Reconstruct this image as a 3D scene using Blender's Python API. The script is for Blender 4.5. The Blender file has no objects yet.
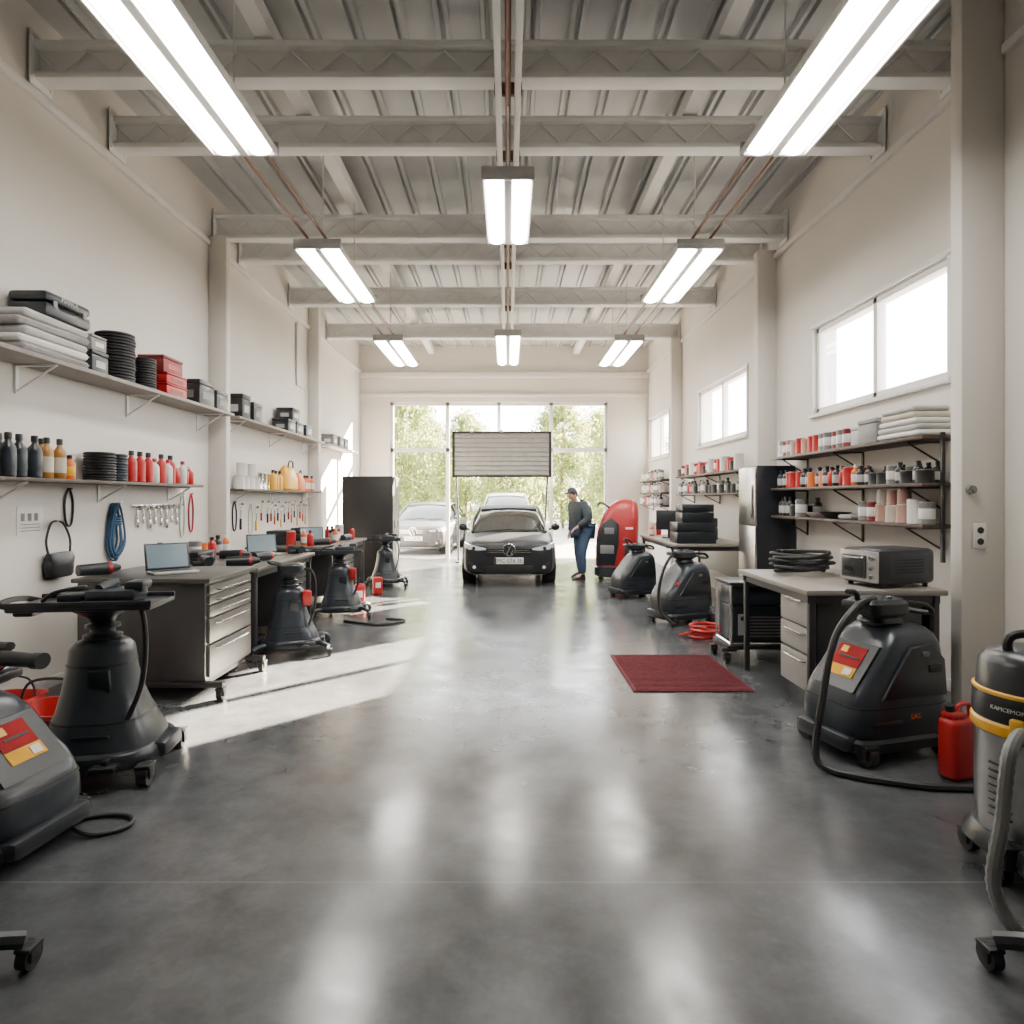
import bpy,bmesh,math,random
from mathutils import Vector,Matrix,Euler
R=random.Random(7)
C=bpy.context.scene.collection
pi=math.pi
# ---------------------------------------------------------------- materials
def mat(name,col,rough=.5,metal=0.,emit=0,ecol=None,var=.1,scale=9,bump=0.,coat=0.,spec=.5):
    m=bpy.data.materials.new(name);m.use_nodes=True
    nt=m.node_tree;N=nt.nodes;L=nt.links;b=N['Principled BSDF']
    b.inputs['Roughness'].default_value=rough;b.inputs['Metallic'].default_value=metal
    b.inputs['Specular IOR Level'].default_value=spec
    b.inputs['Coat Weight'].default_value=coat
    tc=N.new('ShaderNodeTexCoord');no=N.new('ShaderNodeTexNoise');no.inputs['Scale'].default_value=scale;no.inputs['Detail'].default_value=5
    L.new(tc.outputs['Object'],no.inputs['Vector'])
    cr=N.new('ShaderNodeValToRGB');cr.color_ramp.elements[0].position=.3;cr.color_ramp.elements[1].position=.7
    cr.color_ramp.elements[0].color=(*[max(0,c*(1-var)) for c in col],1);cr.color_ramp.elements[1].color=(*[min(1,c*(1+var)) for c in col],1)
    L.new(no.outputs['Fac'],cr.inputs['Fac']);L.new(cr.outputs['Color'],b.inputs['Base Color'])
    if bump:
        bp=N.new('ShaderNodeBump');bp.inputs['Strength'].default_value=bump;bp.inputs['Distance'].default_value=.01
        n2=N.new('ShaderNodeTexNoise');n2.inputs['Scale'].default_value=scale*8;L.new(tc.outputs['Object'],n2.inputs['Vector'])
        L.new(n2.outputs['Fac'],bp.inputs['Height']);L.new(bp.outputs['Normal'],b.inputs['Normal'])
    if emit:
        b.inputs['Emission Color'].default_value=(*(ecol or col),1);b.inputs['Emission Strength'].default_value=emit
    return m
WALL=mat('wall_paint',(.68,.645,.595),.7,var=.03,scale=1.2,bump=.06)
TRIM=mat('trim_paint',(.73,.71,.69),.5,var=.03)
DECK=mat('deck_steel',(.52,.53,.53),.4,.05,var=.05,scale=3)
BEAM=mat('beam_paint',(.84,.835,.82),.5,.0,var=.04,scale=4)
PLAS=mat('dark_plastic',(.014,.018,.023),.32,var=.2,scale=12,spec=.5)
PLAS2=mat('slate_plastic',(.024,.031,.040),.3,var=.15,scale=12)
BLACK=mat('black_rubber',(.009,.009,.010),.5,var=.2)
GREYP=mat('grey_plastic',(.17,.17,.17),.5)
SLAT=mat('grey_slats',(.30,.30,.30),.6)
LG=mat('light_grey',(.42,.42,.41),.5)
WHITE=mat('white_plastic',(.70,.69,.67),.4,var=.04)
CREAM=mat('cream_card',(.52,.47,.39),.7)
RED=mat('red_plastic',(.42,.010,.012),.35)
MRED=mat('machine_red',(.32,.008,.010),.38)
LRED=mat('label_red',(.33,.012,.015),.7,spec=.15)
LYEL=mat('label_yellow',(.75,.38,.03),.7,spec=.15)
REDD=mat('dark_red',(.2,.010,.014),.5)
PINK=mat('pink_tin',(.42,.24,.20),.4)
ORG=mat('orange_plastic',(.7,.15,.02),.4)
YEL=mat('yellow_plastic',(.8,.42,.02),.35)
AMB=mat('amber_plastic',(.36,.17,.03),.3)
BLUE=mat('blue_rope',(.03,.085,.17),.8,bump=.3,scale=30)
DBLUE=mat('navy',(.015,.02,.03),.6)
STEEL=mat('brushed_steel',(.5,.5,.5),.3,1.,var=.08,scale=20)
CHR=mat('chrome',(.75,.75,.75),.12,1.,var=.02)
COPP=mat('copper_brown',(.16,.075,.05),.4,.4)
WOODD=mat('dark_shelf',(.06,.038,.03),.5,var=.3,scale=14)
SHELF=mat('grey_shelf',(.2,.175,.16),.5,var=.1)
TOPM=mat('bench_top',(.25,.23,.205),.4,var=.1,scale=5)
TOPD=mat('dark_bench_top',(.07,.067,.063),.35,var=.1,scale=5)
TOPG=mat('grey_bench_top',(.12,.113,.105),.4,var=.1,scale=5)
CABD=mat('cabinet_dark',(.035,.035,.037),.4,var=.08)
CABG=mat('cabinet_drawer_grey',(.11,.107,.103),.4,.2,var=.06)
CABW=mat('cabinet_light',(.33,.32,.30),.45,var=.04)
TOWEL=mat('towel_grey',(.3,.29,.28),.9,bump=.4,scale=25)
LIT=mat('tube_light',(1,1,1),.5,emit=44,ecol=(1,.96,.89))
SCR=mat('laptop_screen',(.06,.085,.1),.2,emit=.35,ecol=(.3,.42,.48))
CARP=mat('car_paint_dark',(.022,.024,.027),.40,.0,var=.04,spec=.3)
CARS=mat('car_paint_silver',(.045,.045,.047),.38,.2,coat=.2,var=.04)
CARW=mat('car_paint_white',(.17,.18,.19),.38,.1,coat=.2,var=.03)
CGL=mat('car_glass',(.015,.018,.02),.08,var=.02)
HEADL=mat('headlamp',(.55,.58,.6),.12,.3,emit=.35,ecol=(.9,.95,1))
TYRE=mat('tyre',(.012,.012,.012),.8)
PLATE=mat('plate_white',(.8,.8,.78),.4)
SKIN=mat('skin',(.5,.27,.18),.5)
HAIR=mat('hair',(.03,.02,.015),.7)
JACK=mat('jacket_cloth',(.034,.045,.058),.85,bump=.3,scale=12)
JEAN=mat('denim',(.03,.06,.11),.85,bump=.3,scale=20)
BARK=mat('bark',(.14,.1,.07),.9)
PAVE=mat('paving',(.25,.24,.22),.8,var=.12,scale=2)
BLOCKER=mat('blocker_render',(.5,.46,.4),.8)
def leafmat():
    m=bpy.data.materials.new('leaves');m.use_nodes=True;nt=m.node_tree;N=nt.nodes;L=nt.links;N.clear()
    o=N.new('ShaderNodeOutputMaterial');a=N.new('ShaderNodeAddShader');d=N.new('ShaderNodeBsdfDiffuse');t=N.new('ShaderNodeBsdfTranslucent')
    tc=N.new('ShaderNodeTexCoord');n=N.new('ShaderNodeTexNoise');n.inputs['Scale'].default_value=1.3
    cr=N.new('ShaderNodeValToRGB');cr.color_ramp.elements[0].color=(.06,.088,.03,1);cr.color_ramp.elements[1].color=(.18,.19,.07,1)
    L.new(tc.outputs['Object'],n.inputs[0]);L.new(n.outputs['Fac'],cr.inputs[0]);L.new(cr.outputs[0],d.inputs[0]);L.new(cr.outputs[0],t.inputs[0])
    L.new(d.outputs[0],a.inputs[0]);L.new(t.outputs[0],a.inputs[1]);L.new(a.outputs[0],o.inputs[0]);return m
LEAF=leafmat()
def glassmat():
    m=bpy.data.materials.new('window_glass');m.use_nodes=True;nt=m.node_tree;N=nt.nodes;L=nt.links;N.clear()
    o=N.new('ShaderNodeOutputMaterial');mx=N.new('ShaderNodeMixShader');t=N.new('ShaderNodeBsdfTransparent');g=N.new('ShaderNodeBsdfGlossy')
    g.inputs['Roughness'].default_value=.02;mx.inputs[0].default_value=.04
    L.new(t.outputs[0],mx.inputs[1]);L.new(g.outputs[0],mx.inputs[2]);L.new(mx.outputs[0],o.inputs[0]);return m
GLASS=glassmat()
def floormat():
    m=bpy.data.materials.new('polished_concrete');m.use_nodes=True;nt=m.node_tree;N=nt.nodes;L=nt.links;b=N['Principled BSDF']
    tc=N.new('ShaderNodeTexCoord')
    def noise(s,d=3,r=.5,dist=0):
        n=N.new('ShaderNodeTexNoise');n.inputs['Scale'].default_value=s;n.inputs['Detail'].default_value=d;n.inputs['Roughness'].default_value=r;n.inputs['Distortion'].default_value=dist;L.new(tc.outputs['Object'],n.inputs['Vector']);return n
    def mr(n,lo,hi,a=.25,b_=.75):
        r=N.new('ShaderNodeMapRange');r.inputs['From Min'].default_value=a;r.inputs['From Max'].default_value=b_;r.inputs['To Min'].default_value=lo;r.inputs['To Max'].default_value=hi;L.new(n,r.inputs['Value']);return r
    n1=noise(1.3,4,.55,.4);n2=noise(7,4,.6);n3=noise(40,2);n4=noise(2.3,4,.6,.5);n5=noise(3.1,3,.55)
    a1=mr(n1.outputs['Fac'],.55,1.45);a2=mr(n2.outputs['Fac'],.78,1.22);a3=mr(n3.outputs['Fac'],.93,1.07)
    mu=N.new('ShaderNodeMath');mu.operation='MULTIPLY';L.new(a1.outputs[0],mu.inputs[0]);L.new(a2.outputs[0],mu.inputs[1])
    mv=N.new('ShaderNodeMath');mv.operation='MULTIPLY';L.new(mu.outputs[0],mv.inputs[0]);L.new(a3.outputs[0],mv.inputs[1])
    sc=N.new('ShaderNodeVectorMath');sc.operation='SCALE';sc.inputs[0].default_value=(.076,.081,.087);L.new(mv.outputs[0],sc.inputs['Scale'])
    sp=N.new('ShaderNodeSeparateXYZ');L.new(tc.outputs['Object'],sp.inputs[0])
    s1=N.new('ShaderNodeMath');s1.operation='SUBTRACT';s1.inputs[1].default_value=2.58;L.new(sp.outputs['Y'],s1.inputs[0])
    s2=N.new('ShaderNodeMath');s2.operation='DIVIDE';s2.inputs[1].default_value=4.2;L.new(s1.outputs[0],s2.inputs[0])
    s3=N.new('ShaderNodeMath');s3.operation='FRACT';L.new(s2.outputs[0],s3.inputs[0])
    s4=N.new('ShaderNodeMath');s4.operation='LESS_THAN';s4.inputs[1].default_value=.0012;L.new(s3.outputs[0],s4.inputs[0])
    m2=N.new('ShaderNodeMix');m2.data_type='RGBA';L.new(s4.outputs[0],m2.inputs['Factor']);L.new(sc.outputs[0],m2.inputs['A']);m2.inputs['B'].default_value=(.15,.145,.14,1)
    L.new(m2.outputs['Result'],b.inputs['Base Color'])
    rr=mr(n4.outputs['Fac'],.13,.29);L.new(rr.outputs[0],b.inputs['Roughness'])
    ss=mr(n5.outputs['Fac'],.28,.72);L.new(ss.outputs[0],b.inputs['Specular IOR Level'])
    return m
FLOOR=floormat()
MATR=mat('red_mat',(.13,.010,.018),.9,bump=.6,scale=30,var=.3)
# ---------------------------------------------------------------- primitives
def _bev(bm,vs,b,seg=2):
    if b<=0:return
    es=list({e for v in vs for e in v.link_edges})
    bmesh.ops.bevel(bm,geom=es,offset=b,segments=seg,affect='EDGES',profile=.5)
def box(cx,cy,cz,sx,sy,sz,b=0,rot=(0,0,0),seg=2):
    def f(bm):
        M=Matrix.Translation((cx,cy,cz))@Euler(rot).to_matrix().to_4x4()@Matrix.Diagonal((sx,sy,sz,1))
        r=bmesh.ops.create_cube(bm,size=1,matrix=M);_bev(bm,r['verts'],min(b,.45*min(sx,sy,sz)),seg)
    return f
def bx(x0,x1,y0,y1,z0,z1,b=0): return box((x0+x1)/2,(y0+y1)/2,(z0+z1)/2,abs(x1-x0),abs(y1-y0),abs(z1-z0),b)
def cyl(p0,p1,r0,r1=None,seg=16):
    def f(bm):
        a=Vector(p0);b=Vector(p1);d=b-a
        M=Matrix.Translation((a+b)/2)@d.to_track_quat('Z','Y').to_matrix().to_4x4()
        bmesh.ops.create_cone(bm,cap_ends=True,segments=seg,radius1=r0,radius2=r0 if r1 is None else r1,depth=d.length,matrix=M)
    return f
def loft(rings,cap=True,closed=False):
    def f(bm):
        vs=[[bm.verts.new(p) for p in r] for r in rings];n=len(vs[0])
        rr=range(len(vs)) if closed else range(len(vs)-1)
        for i in rr:
            a=vs[i];b=vs[(i+1)%len(vs)]
            for j in range(n): bm.faces.new((a[j],a[(j+1)%n],b[(j+1)%n],b[j]))
        if cap and not closed:
            bm.faces.new(vs[0][::-1]);bm.faces.new(vs[-1])
    return f
def lathe(prof,seg=20,loc=(0,0,0)):
    x,y,z=loc
    return loft([[(x+max(r,.0008)*math.cos(2*pi*j/seg),y+max(r,.0008)*math.sin(2*pi*j/seg),z+h) for j in range(seg)] for r,h in prof])
def sgn(a,p): return math.copysign(abs(a)**p,a)
def loftz(secs,seg=28):
    return loft([[(xc+a*sgn(math.cos(2*pi*j/seg),2/n),yc+b*sgn(math.sin(2*pi*j/seg),2/n),z) for j in range(seg)] for z,xc,yc,a,b,n in secs])
def lofty(secs,seg=28):
    return loft([[(a*sgn(math.cos(2*pi*j/seg),2/n),y,(z0+z1)/2+(z1-z0)/2*sgn(math.sin(2*pi*j/seg),2/n)) for j in range(seg)] for y,a,z0,z1,n in secs])
def cat(pts,k=6,closed=False):
    P_=[Vector(p) for p in pts];n=len(P_);out=[]
    for i in range(n if closed else n-1):
        g=lambda q:P_[q%n] if closed else P_[max(0,min(n-1,q))]
        a,b,c,d=g(i-1),g(i),g(i+1),g(i+2)
        for s in range(k):
            t=s/k;out.append(.5*((2*b)+(c-a)*t+(2*a-5*b+4*c-d)*t*t+(3*b-a-3*c+d)*t**3))
    if not closed: out.append(P_[-1])
    return out
def tube(pts,r,seg=8,k=6,closed=False,straight=False,rib=0):
    def f(bm):
        q=[Vector(p) for p in pts] if straight else cat(pts,k,closed)
        n=len(q);rings=[];up=None
        for i in range(n):
            t=(q[(i+1)%n]-q[i-1]) if closed else (q[min(n-1,i+1)]-q[max(0,i-1)])
            t.normalize()
            if up is None:
                up=t.orthogonal().normalized()
            up=(up-t*up.dot(t));up.normalize();s=t.cross(up)
            rad=r*(1+(rib if i%2 else 0))
            rings.append([q[i]+up*rad*math.cos(2*pi*j/seg)+s*rad*math.sin(2*pi*j/seg) for j in range(seg)])
        loft(rings,True,closed)(bm)
    return f
def sph(c,r,s=(1,1,1),u=16,v=10,rot=(0,0,0)):
    def f(bm):
        M=Matrix.Translation(c)@Euler(rot).to_matrix().to_4x4()@Matrix.Diagonal((s[0],s[1],s[2],1))
        bmesh.ops.create_uvsphere(bm,u_segments=u,v_segments=v,radius=r,matrix=M)
    return f
def prism(poly,y0,y1,axis='y',b=0):
    def f(bm):
        def mk(p,t): return {'y':(p[0],t,p[1]),'x':(t,p[0],p[1]),'z':(p[0],p[1],t)}[axis]
        a=[bm.verts.new(mk(p,y0)) for p in poly];c=[bm.verts.new(mk(p,y1)) for p in poly];n=len(poly)
        bm.faces.new(a[::-1]);bm.faces.new(c)
        for i in range(n): bm.faces.new((a[i],a[(i+1)%n],c[(i+1)%n],c[i]))
        _bev(bm,a+c,b)
    return f
def text(s,size,M,ext=.001,bend=0):
    def f(bm):
        cu=bpy.data.curves.new('t','FONT');cu.body=s;cu.size=size;cu.extrude=ext;cu.align_x='CENTER';cu.align_y='CENTER';cu.resolution_u=2
        ob=bpy.data.objects.new('t',cu);C.objects.link(ob);dg=bpy.context.evaluated_depsgraph_get()
        me=bpy.data.meshes.new_from_object(ob.evaluated_get(dg))
        if bend:
            for v in me.vertices:
                x,y,z=v.co;v.co=((bend+z)*math.sin(x/bend),-(bend+z)*math.cos(x/bend),y)
        me.transform(M);bm.from_mesh(me);bpy.data.objects.remove(ob);bpy.data.meshes.remove(me);bpy.data.curves.remove(cu)
    return f
def TM_(loc,rz=0,rx=pi/2): return Matrix.Translation(loc)@Matrix.Rotation(rz,4,'Z')@Matrix.Rotation(rx,4,'X')
# ---------------------------------------------------------------- objects
def mesh(name,m,prims,ang=35):
    me=bpy.data.meshes.new(name);bm=bmesh.new()
    for p in prims:p(bm)
    bmesh.ops.recalc_face_normals(bm,faces=bm.faces[:]);bm.to_mesh(me);bm.free()
    me.materials.append(m);me.shade_smooth();me.set_sharp_from_angle(angle=math.radians(ang));return me
def P(par,name,m,*prims,label=None,loc=(0,0,0),rot=(0,0,0),ang=35):
    o=bpy.data.objects.new(name,mesh(name,m,prims,ang));C.objects.link(o);o.location=loc;o.rotation_euler=rot
    if par: o.parent=par
    if label:o['label']=label
    return o
def PS(par,name,m,*prims,**k):
    for p in prims: P(par,name,m,p,**k)
def T(name,label,cat_,loc=(0,0,0),rz=0,sc=1,group=None):
    o=bpy.data.objects.new(name,None);o.empty_display_size=.1;C.objects.link(o);o.location=loc;o.rotation_euler=(0,0,rz)
    o.scale=(sc,sc,sc) if not isinstance(sc,tuple) else sc
    o['label']=label;o['category']=cat_
    if group:o['group']=group
    return o
def TM(name,label,cat_,m,*prims,loc=(0,0,0),rot=(0,0,0),group=None,ang=35):
    o=P(None,name,m,*prims,loc=loc,rot=rot,ang=ang);o['label']=label;o['category']=cat_
    if group:o['group']=group
    return o
def S(name,m,*prims,ang=35):
    o=P(None,name,m,*prims,ang=ang);o['kind']='structure';return o
def dup(root,loc,rz=None,label=None,group=None,sc=None):
    n=root.copy();C.objects.link(n);n.location=loc
    if rz is not None:n.rotation_euler=(n.rotation_euler[0],n.rotation_euler[1],rz)
    if label:n['label']=label
    if group:n['group']=group
    if sc:n.scale=(sc,sc,sc)
    def rec(a,b):
        for ch in list(a.children):
            c=ch.copy();C.objects.link(c);c.parent=b;rec(ch,c)
    rec(root,n);return n
def loc_of(root,pts):
    M=Matrix.LocRotScale(root.location,root.rotation_euler,root.scale).inverted()
    return [M@Vector(p) for p in pts]

# ================================================================ ROOM
XL,XR,YB,YF,ZC=-3.75,3.55,-3.0,16.2,5.42
S('floor',FLOOR,bx(XL-.25,XR+.25,YB-.25,YF+.3,-.12,0))
S('wall_left',WALL,bx(XL-.25,XL,YB,YF,0,5.75))
W1=(5.15,7.4,2.52,3.5);W2=(9.5,11.9,2.5,3.5);W3=(14.1,16.0,2.5,3.5)
pr=[];ys=[YB,W1[0],W1[1],W2[0],W2[1],W3[0],W3[1],YF]
for i in range(7):
    if i%2==0: pr.append(bx(XR,XR+.25,ys[i],ys[i+1],0,5.75))
    else:
        w=(W1,W2,W3)[i//2];pr+= [bx(XR,XR+.25,w[0],w[1],0,w[2]),bx(XR,XR+.25,w[0],w[1],w[3],5.75)]
S('wall_right',WALL,*pr)
OX0,OX1,OZ=-2.99,2.53,3.98
S('wall_back',WALL,bx(XL-.25,OX0,YF,YF+.25,0,5.75),bx(OX1,XR+.25,YF,YF+.25,0,5.75),bx(OX0,OX1,YF,YF+.25,OZ,5.75))
S('wall_front',WALL,bx(XL-.25,XR+.25,YB-.25,YB,0,5.75))
def deck(bm):
    x=XL;pitch=.365;prof=[]
    while x<XR:
        for dx,dz in ((0,0),(.235,0),(.247,-.05),(.278,-.05),(.29,0),(.31,0),(.322,-.05),(.353,-.05)):
            if x+dx<XR: prof.append((x+dx,ZC+dz))
        x+=pitch
    prof.append((XR,ZC))
    n=len(prof)
    a=[bm.verts.new((p[0],YB,p[1])) for p in prof];b=[bm.verts.new((p[0],YF,p[1])) for p in prof]
    for i in range(n-1): bm.faces.new((a[i],a[i+1],b[i+1],b[i]))
S('ceiling',DECK,deck,bx(XL,XR,YB,YF,ZC+.06,ZC+.2))
k=0
for (x0,x1,y0,y1,z1) in ((XL,-3.52,8.0,8.12,4.83),(XL,-3.55,12.0,12.15,5.36),(3.24,XR,4.57,4.69,5.36),(3.3,XR,8.46,8.6,4.83),(3.33,XR,13.05,13.2,4.83)):
    k+=1;S('trim_%d'%k,WALL,bx(x0,x1,y0,y1,0,z1,.012))
S('trim_6',TRIM,bx(XL,XL+.05,YB,7.98,4.70,4.77,.01),bx(XL,XL+.05,8.14,11.98,4.70,4.77,.01),bx(XL,XL+.05,12.17,YF,4.70,4.77,.01))
S('trim_7',TRIM,bx(XR-.05,XR,YB,4.55,4.70,4.77,.01),bx(XR-.05,XR,4.71,8.44,4.70,4.77,.01),bx(XR-.05,XR,8.62,13.03,4.70,4.77,.01),bx(XR-.05,XR,13.22,YF,4.70,4.77,.01))
S('trim_8',TRIM,bx(XL,XR,YF-.12,YF,4.58,4.72,.02),bx(XL,XR,YF-.05,YF,4.12,4.2,.01))
S('baseboard_left',TRIM,bx(XL,XL+.015,YB,7.98,0,.09,.004),bx(XL,XL+.015,8.14,11.98,0,.09,.004))
S('baseboard_right',TRIM,bx(XR-.015,XR,YB,4.55,0,.09,.004),bx(XR-.015,XR,4.71,8.44,0,.09,.004))
def sidewin(i,w):
    y0,y1,z0,z1=w;ym=(y0+y1)/2-.05;xa,xb=XR+.02,XR+.11
    f=S('window_%d'%i,TRIM,bx(xa,xb,y0,y1,z0,z0+.06,.006),bx(xa,xb,y0,y1,z1-.06,z1,.006),bx(xa,xb,y0,y0+.06,z0,z1,.006),bx(xa,xb,y1-.06,y1,z0,z1,.006),
      bx(xa,xb,ym-.035,ym+.035,z0,z1,.006),bx(XR-.05,XR-.001,y0-.06,y1+.06,z0-.05,z0-.005,.01),bx(XR-.03,XR-.001,y0-.06,y1+.06,z1+.005,z1+.05,.008),
      bx(XR-.02,XR-.001,y0-.05,y0-.005,z0,z1,.006),bx(XR-.02,XR-.001,y1+.005,y1+.05,z0,z1,.006))
    P(f,'window_pane',GLASS,bx(XR+.06,XR+.066,y0+.05,y1-.05,z0+.05,z1-.05))
sidewin(1,W1);sidewin(2,W2);sidewin(3,W3)
ya,yb=YF+.05,YF+.14
f=S('window_4',TRIM,bx(OX0,OX1,ya,yb,OZ-.08,OZ),bx(OX0,OX0+.08,ya,yb,0,OZ),bx(OX1-.08,OX1,ya,yb,0,OZ),bx(OX0,OX1,ya,yb,2.72,2.82),
  bx(-1.58,-1.49,ya,yb,0,OZ),bx(1.05,1.14,ya,yb,0,OZ),bx(-.27,-.19,ya,yb,2.72,OZ))
P(f,'window_pane',GLASS,bx(OX0+.06,OX1-.06,YF+.09,YF+.096,2.8,OZ-.06));P(f,'window_pane',GLASS,bx(OX0+.06,-1.55,YF+.09,YF+.096,.02,2.74));P(f,'window_pane',GLASS,bx(1.12,OX1-.06,YF+.09,YF+.096,.02,2.74))
S('ground',PAVE,bx(-30,40,YF+.3,70,-.14,-.005),bx(XR+.26,40,-6,YF+.3,-.14,-.005))
b=T('unseen_sun_blocker','pale rendered outbuilding with a low gabled roof','building',(10.0,11.65,0))  # added outside the view only to stop sun through the nearest right window
P(b,'wall',BLOCKER,bx(-1,1,-1.35,1.35,0,8.2));P(b,'roof',GREYP,prism([(-1.35,8.2),(1.35,8.2),(0,9.0)],-1.1,1.1,'x'))
# ================================================================ BEAMS
def beam(y):
    o=T('ceiling_beam','pale painted steel truss beam spanning between the walls','beam',(0,y,4.85),group='steel beams under the roof deck')
    x0,x1=XL+.02,XR-.02
    P(o,'bottom_flange',BEAM,bx(x0,x1,-.08,.08,0,.05,.008),bx(x0,x1,-.012,.012,.05,.25))
    P(o,'top_flange',BEAM,bx(x0,x1,-.08,.08,.25,.30,.008))
    z=[];n=36
    for i in range(n):
        a=x0+(x1-x0)*i/n;c=x0+(x1-x0)*(i+1)/n
        z.append(tube([(a,-.035,.055 if i%2 else .245),(c,-.035,.245 if i%2 else .055)],.011,5,straight=True))
    P(o,'lattice',BEAM,*z)
    for s,x in ((1,x0+.006),(-1,x1-.006)):
        P(o,'end_plate',BEAM,bx(x-.005,x+.006,-.12,.12,-.06,.36),*[cyl((x,yy,zz),(x+s*.02,yy,zz),.014,seg=6) for yy in (-.1,.1) for zz in (0,.3)])
    return o
BY=(5.1,6.1,8.2,8.98,11.0,13.27)
b0=beam(BY[0])
for y in BY[1:]: dup(b0,(0,y,4.85))
def purl(x):
    return TM('roof_purlin','long pale steel channel running beneath the roof deck','beam',BEAM,bx(-.07,.07,0,15.6,0,.02),bx(-.07,-.055,0,15.6,.02,.14),bx(.055,.07,0,15.6,.02,.14),loc=(x,.5,5.17),group='roof purlins')
p0=purl(-1.92);dup(p0,(1.72,.5,5.17))
o=T('cable_rail','twin pale rails with a dark conduit hung beneath the beams','rail',(0,0,4.66))
P(o,'rail',BEAM,bx(-.10,-.05,2.2,13.3,.0,.1,.006));P(o,'rail',BEAM,bx(.05,.10,2.2,13.3,.0,.1,.006))
P(o,'conduit',COPP,cyl((0,2.2,.05),(0,13.3,.05),.022))
PS(o,'hanger',COPP,*[bx(-.11,.11,y-.02,y+.02,.1,.19) for y in BY])
P(o,'junction_box',REDD,bx(-.05,.05,3.38,3.5,-.04,.02,.008))
# ================================================================ LAMPS
def lamp(x,y0,y1,zt,w=.23):
    L=y1-y0;o=T('ceiling_lamp','white twin-tube fluorescent fixture hung from the ceiling steelwork','ceiling lamp',(x,(y0+y1)/2,4.0),group='fluorescent fixtures')
    P(o,'housing',WHITE,prism([(-w,.03),(w,.03),(w,.05),(w*.6,.10),(-w*.6,.10),(-w,.05)],-L/2+.02,L/2-.02))
    for s in (-1,1): P(o,'end_cap',LG,box(0,s*(L/2-.005),.055,2*w+.01,.03,.10,.01))
    P(o,'divider',WHITE,bx(-.03,.03,-L/2+.03,L/2-.03,-.005,.03,.004));P(o,'side_rim',WHITE,bx(-w,-w+.012,-L/2+.03,L/2-.03,.0,.03));P(o,'side_rim',WHITE,bx(w-.012,w,-L/2+.03,L/2-.03,.0,.03))
    for s in (-1,1): P(o,'tube',LIT,prism([(s*(w+.012)/2+(w*.34)*math.cos(a),.028-.042*math.sin(a)) for a in [pi*i/8 for i in range(9)]],-L/2+.05,L/2-.05))
    for yy in (-L*.38,L*.38): P(o,'hanger_rod',WHITE,cyl((0,yy,.09),(0,yy,zt-4.0),.007,seg=8))
    return o
for y0,y1 in ((2.85,4.6),(6.3,8.05),(10.0,11.9)):
    for x in (-1.88,1.9): lamp(x,y0,y1,5.17 if x<0 else 5.4)
lamp(0,4.93,6.2,4.66,.2);lamp(0,9.7,11.8,4.66,.2)
for x in (-1.98,-1.8,1.82,2.0):
    TM('conduit_pipe','thin copper-brown conduit pipe running along the lamps','pipe',COPP,tube([(0,0,0),(0,9.6,0)],.014,8,straight=True),loc=(x,2.4,4.118),group='copper conduits above the lamps')
TM('wall_conduit','white vertical conduit with a bend on the wall','pipe',WHITE,tube([(0,0,0),(0,0,-1.0),(0,.08,-1.08),(0,.5,-1.1)],.02,8),loc=(XL+.02,11.3,4.65))
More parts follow.
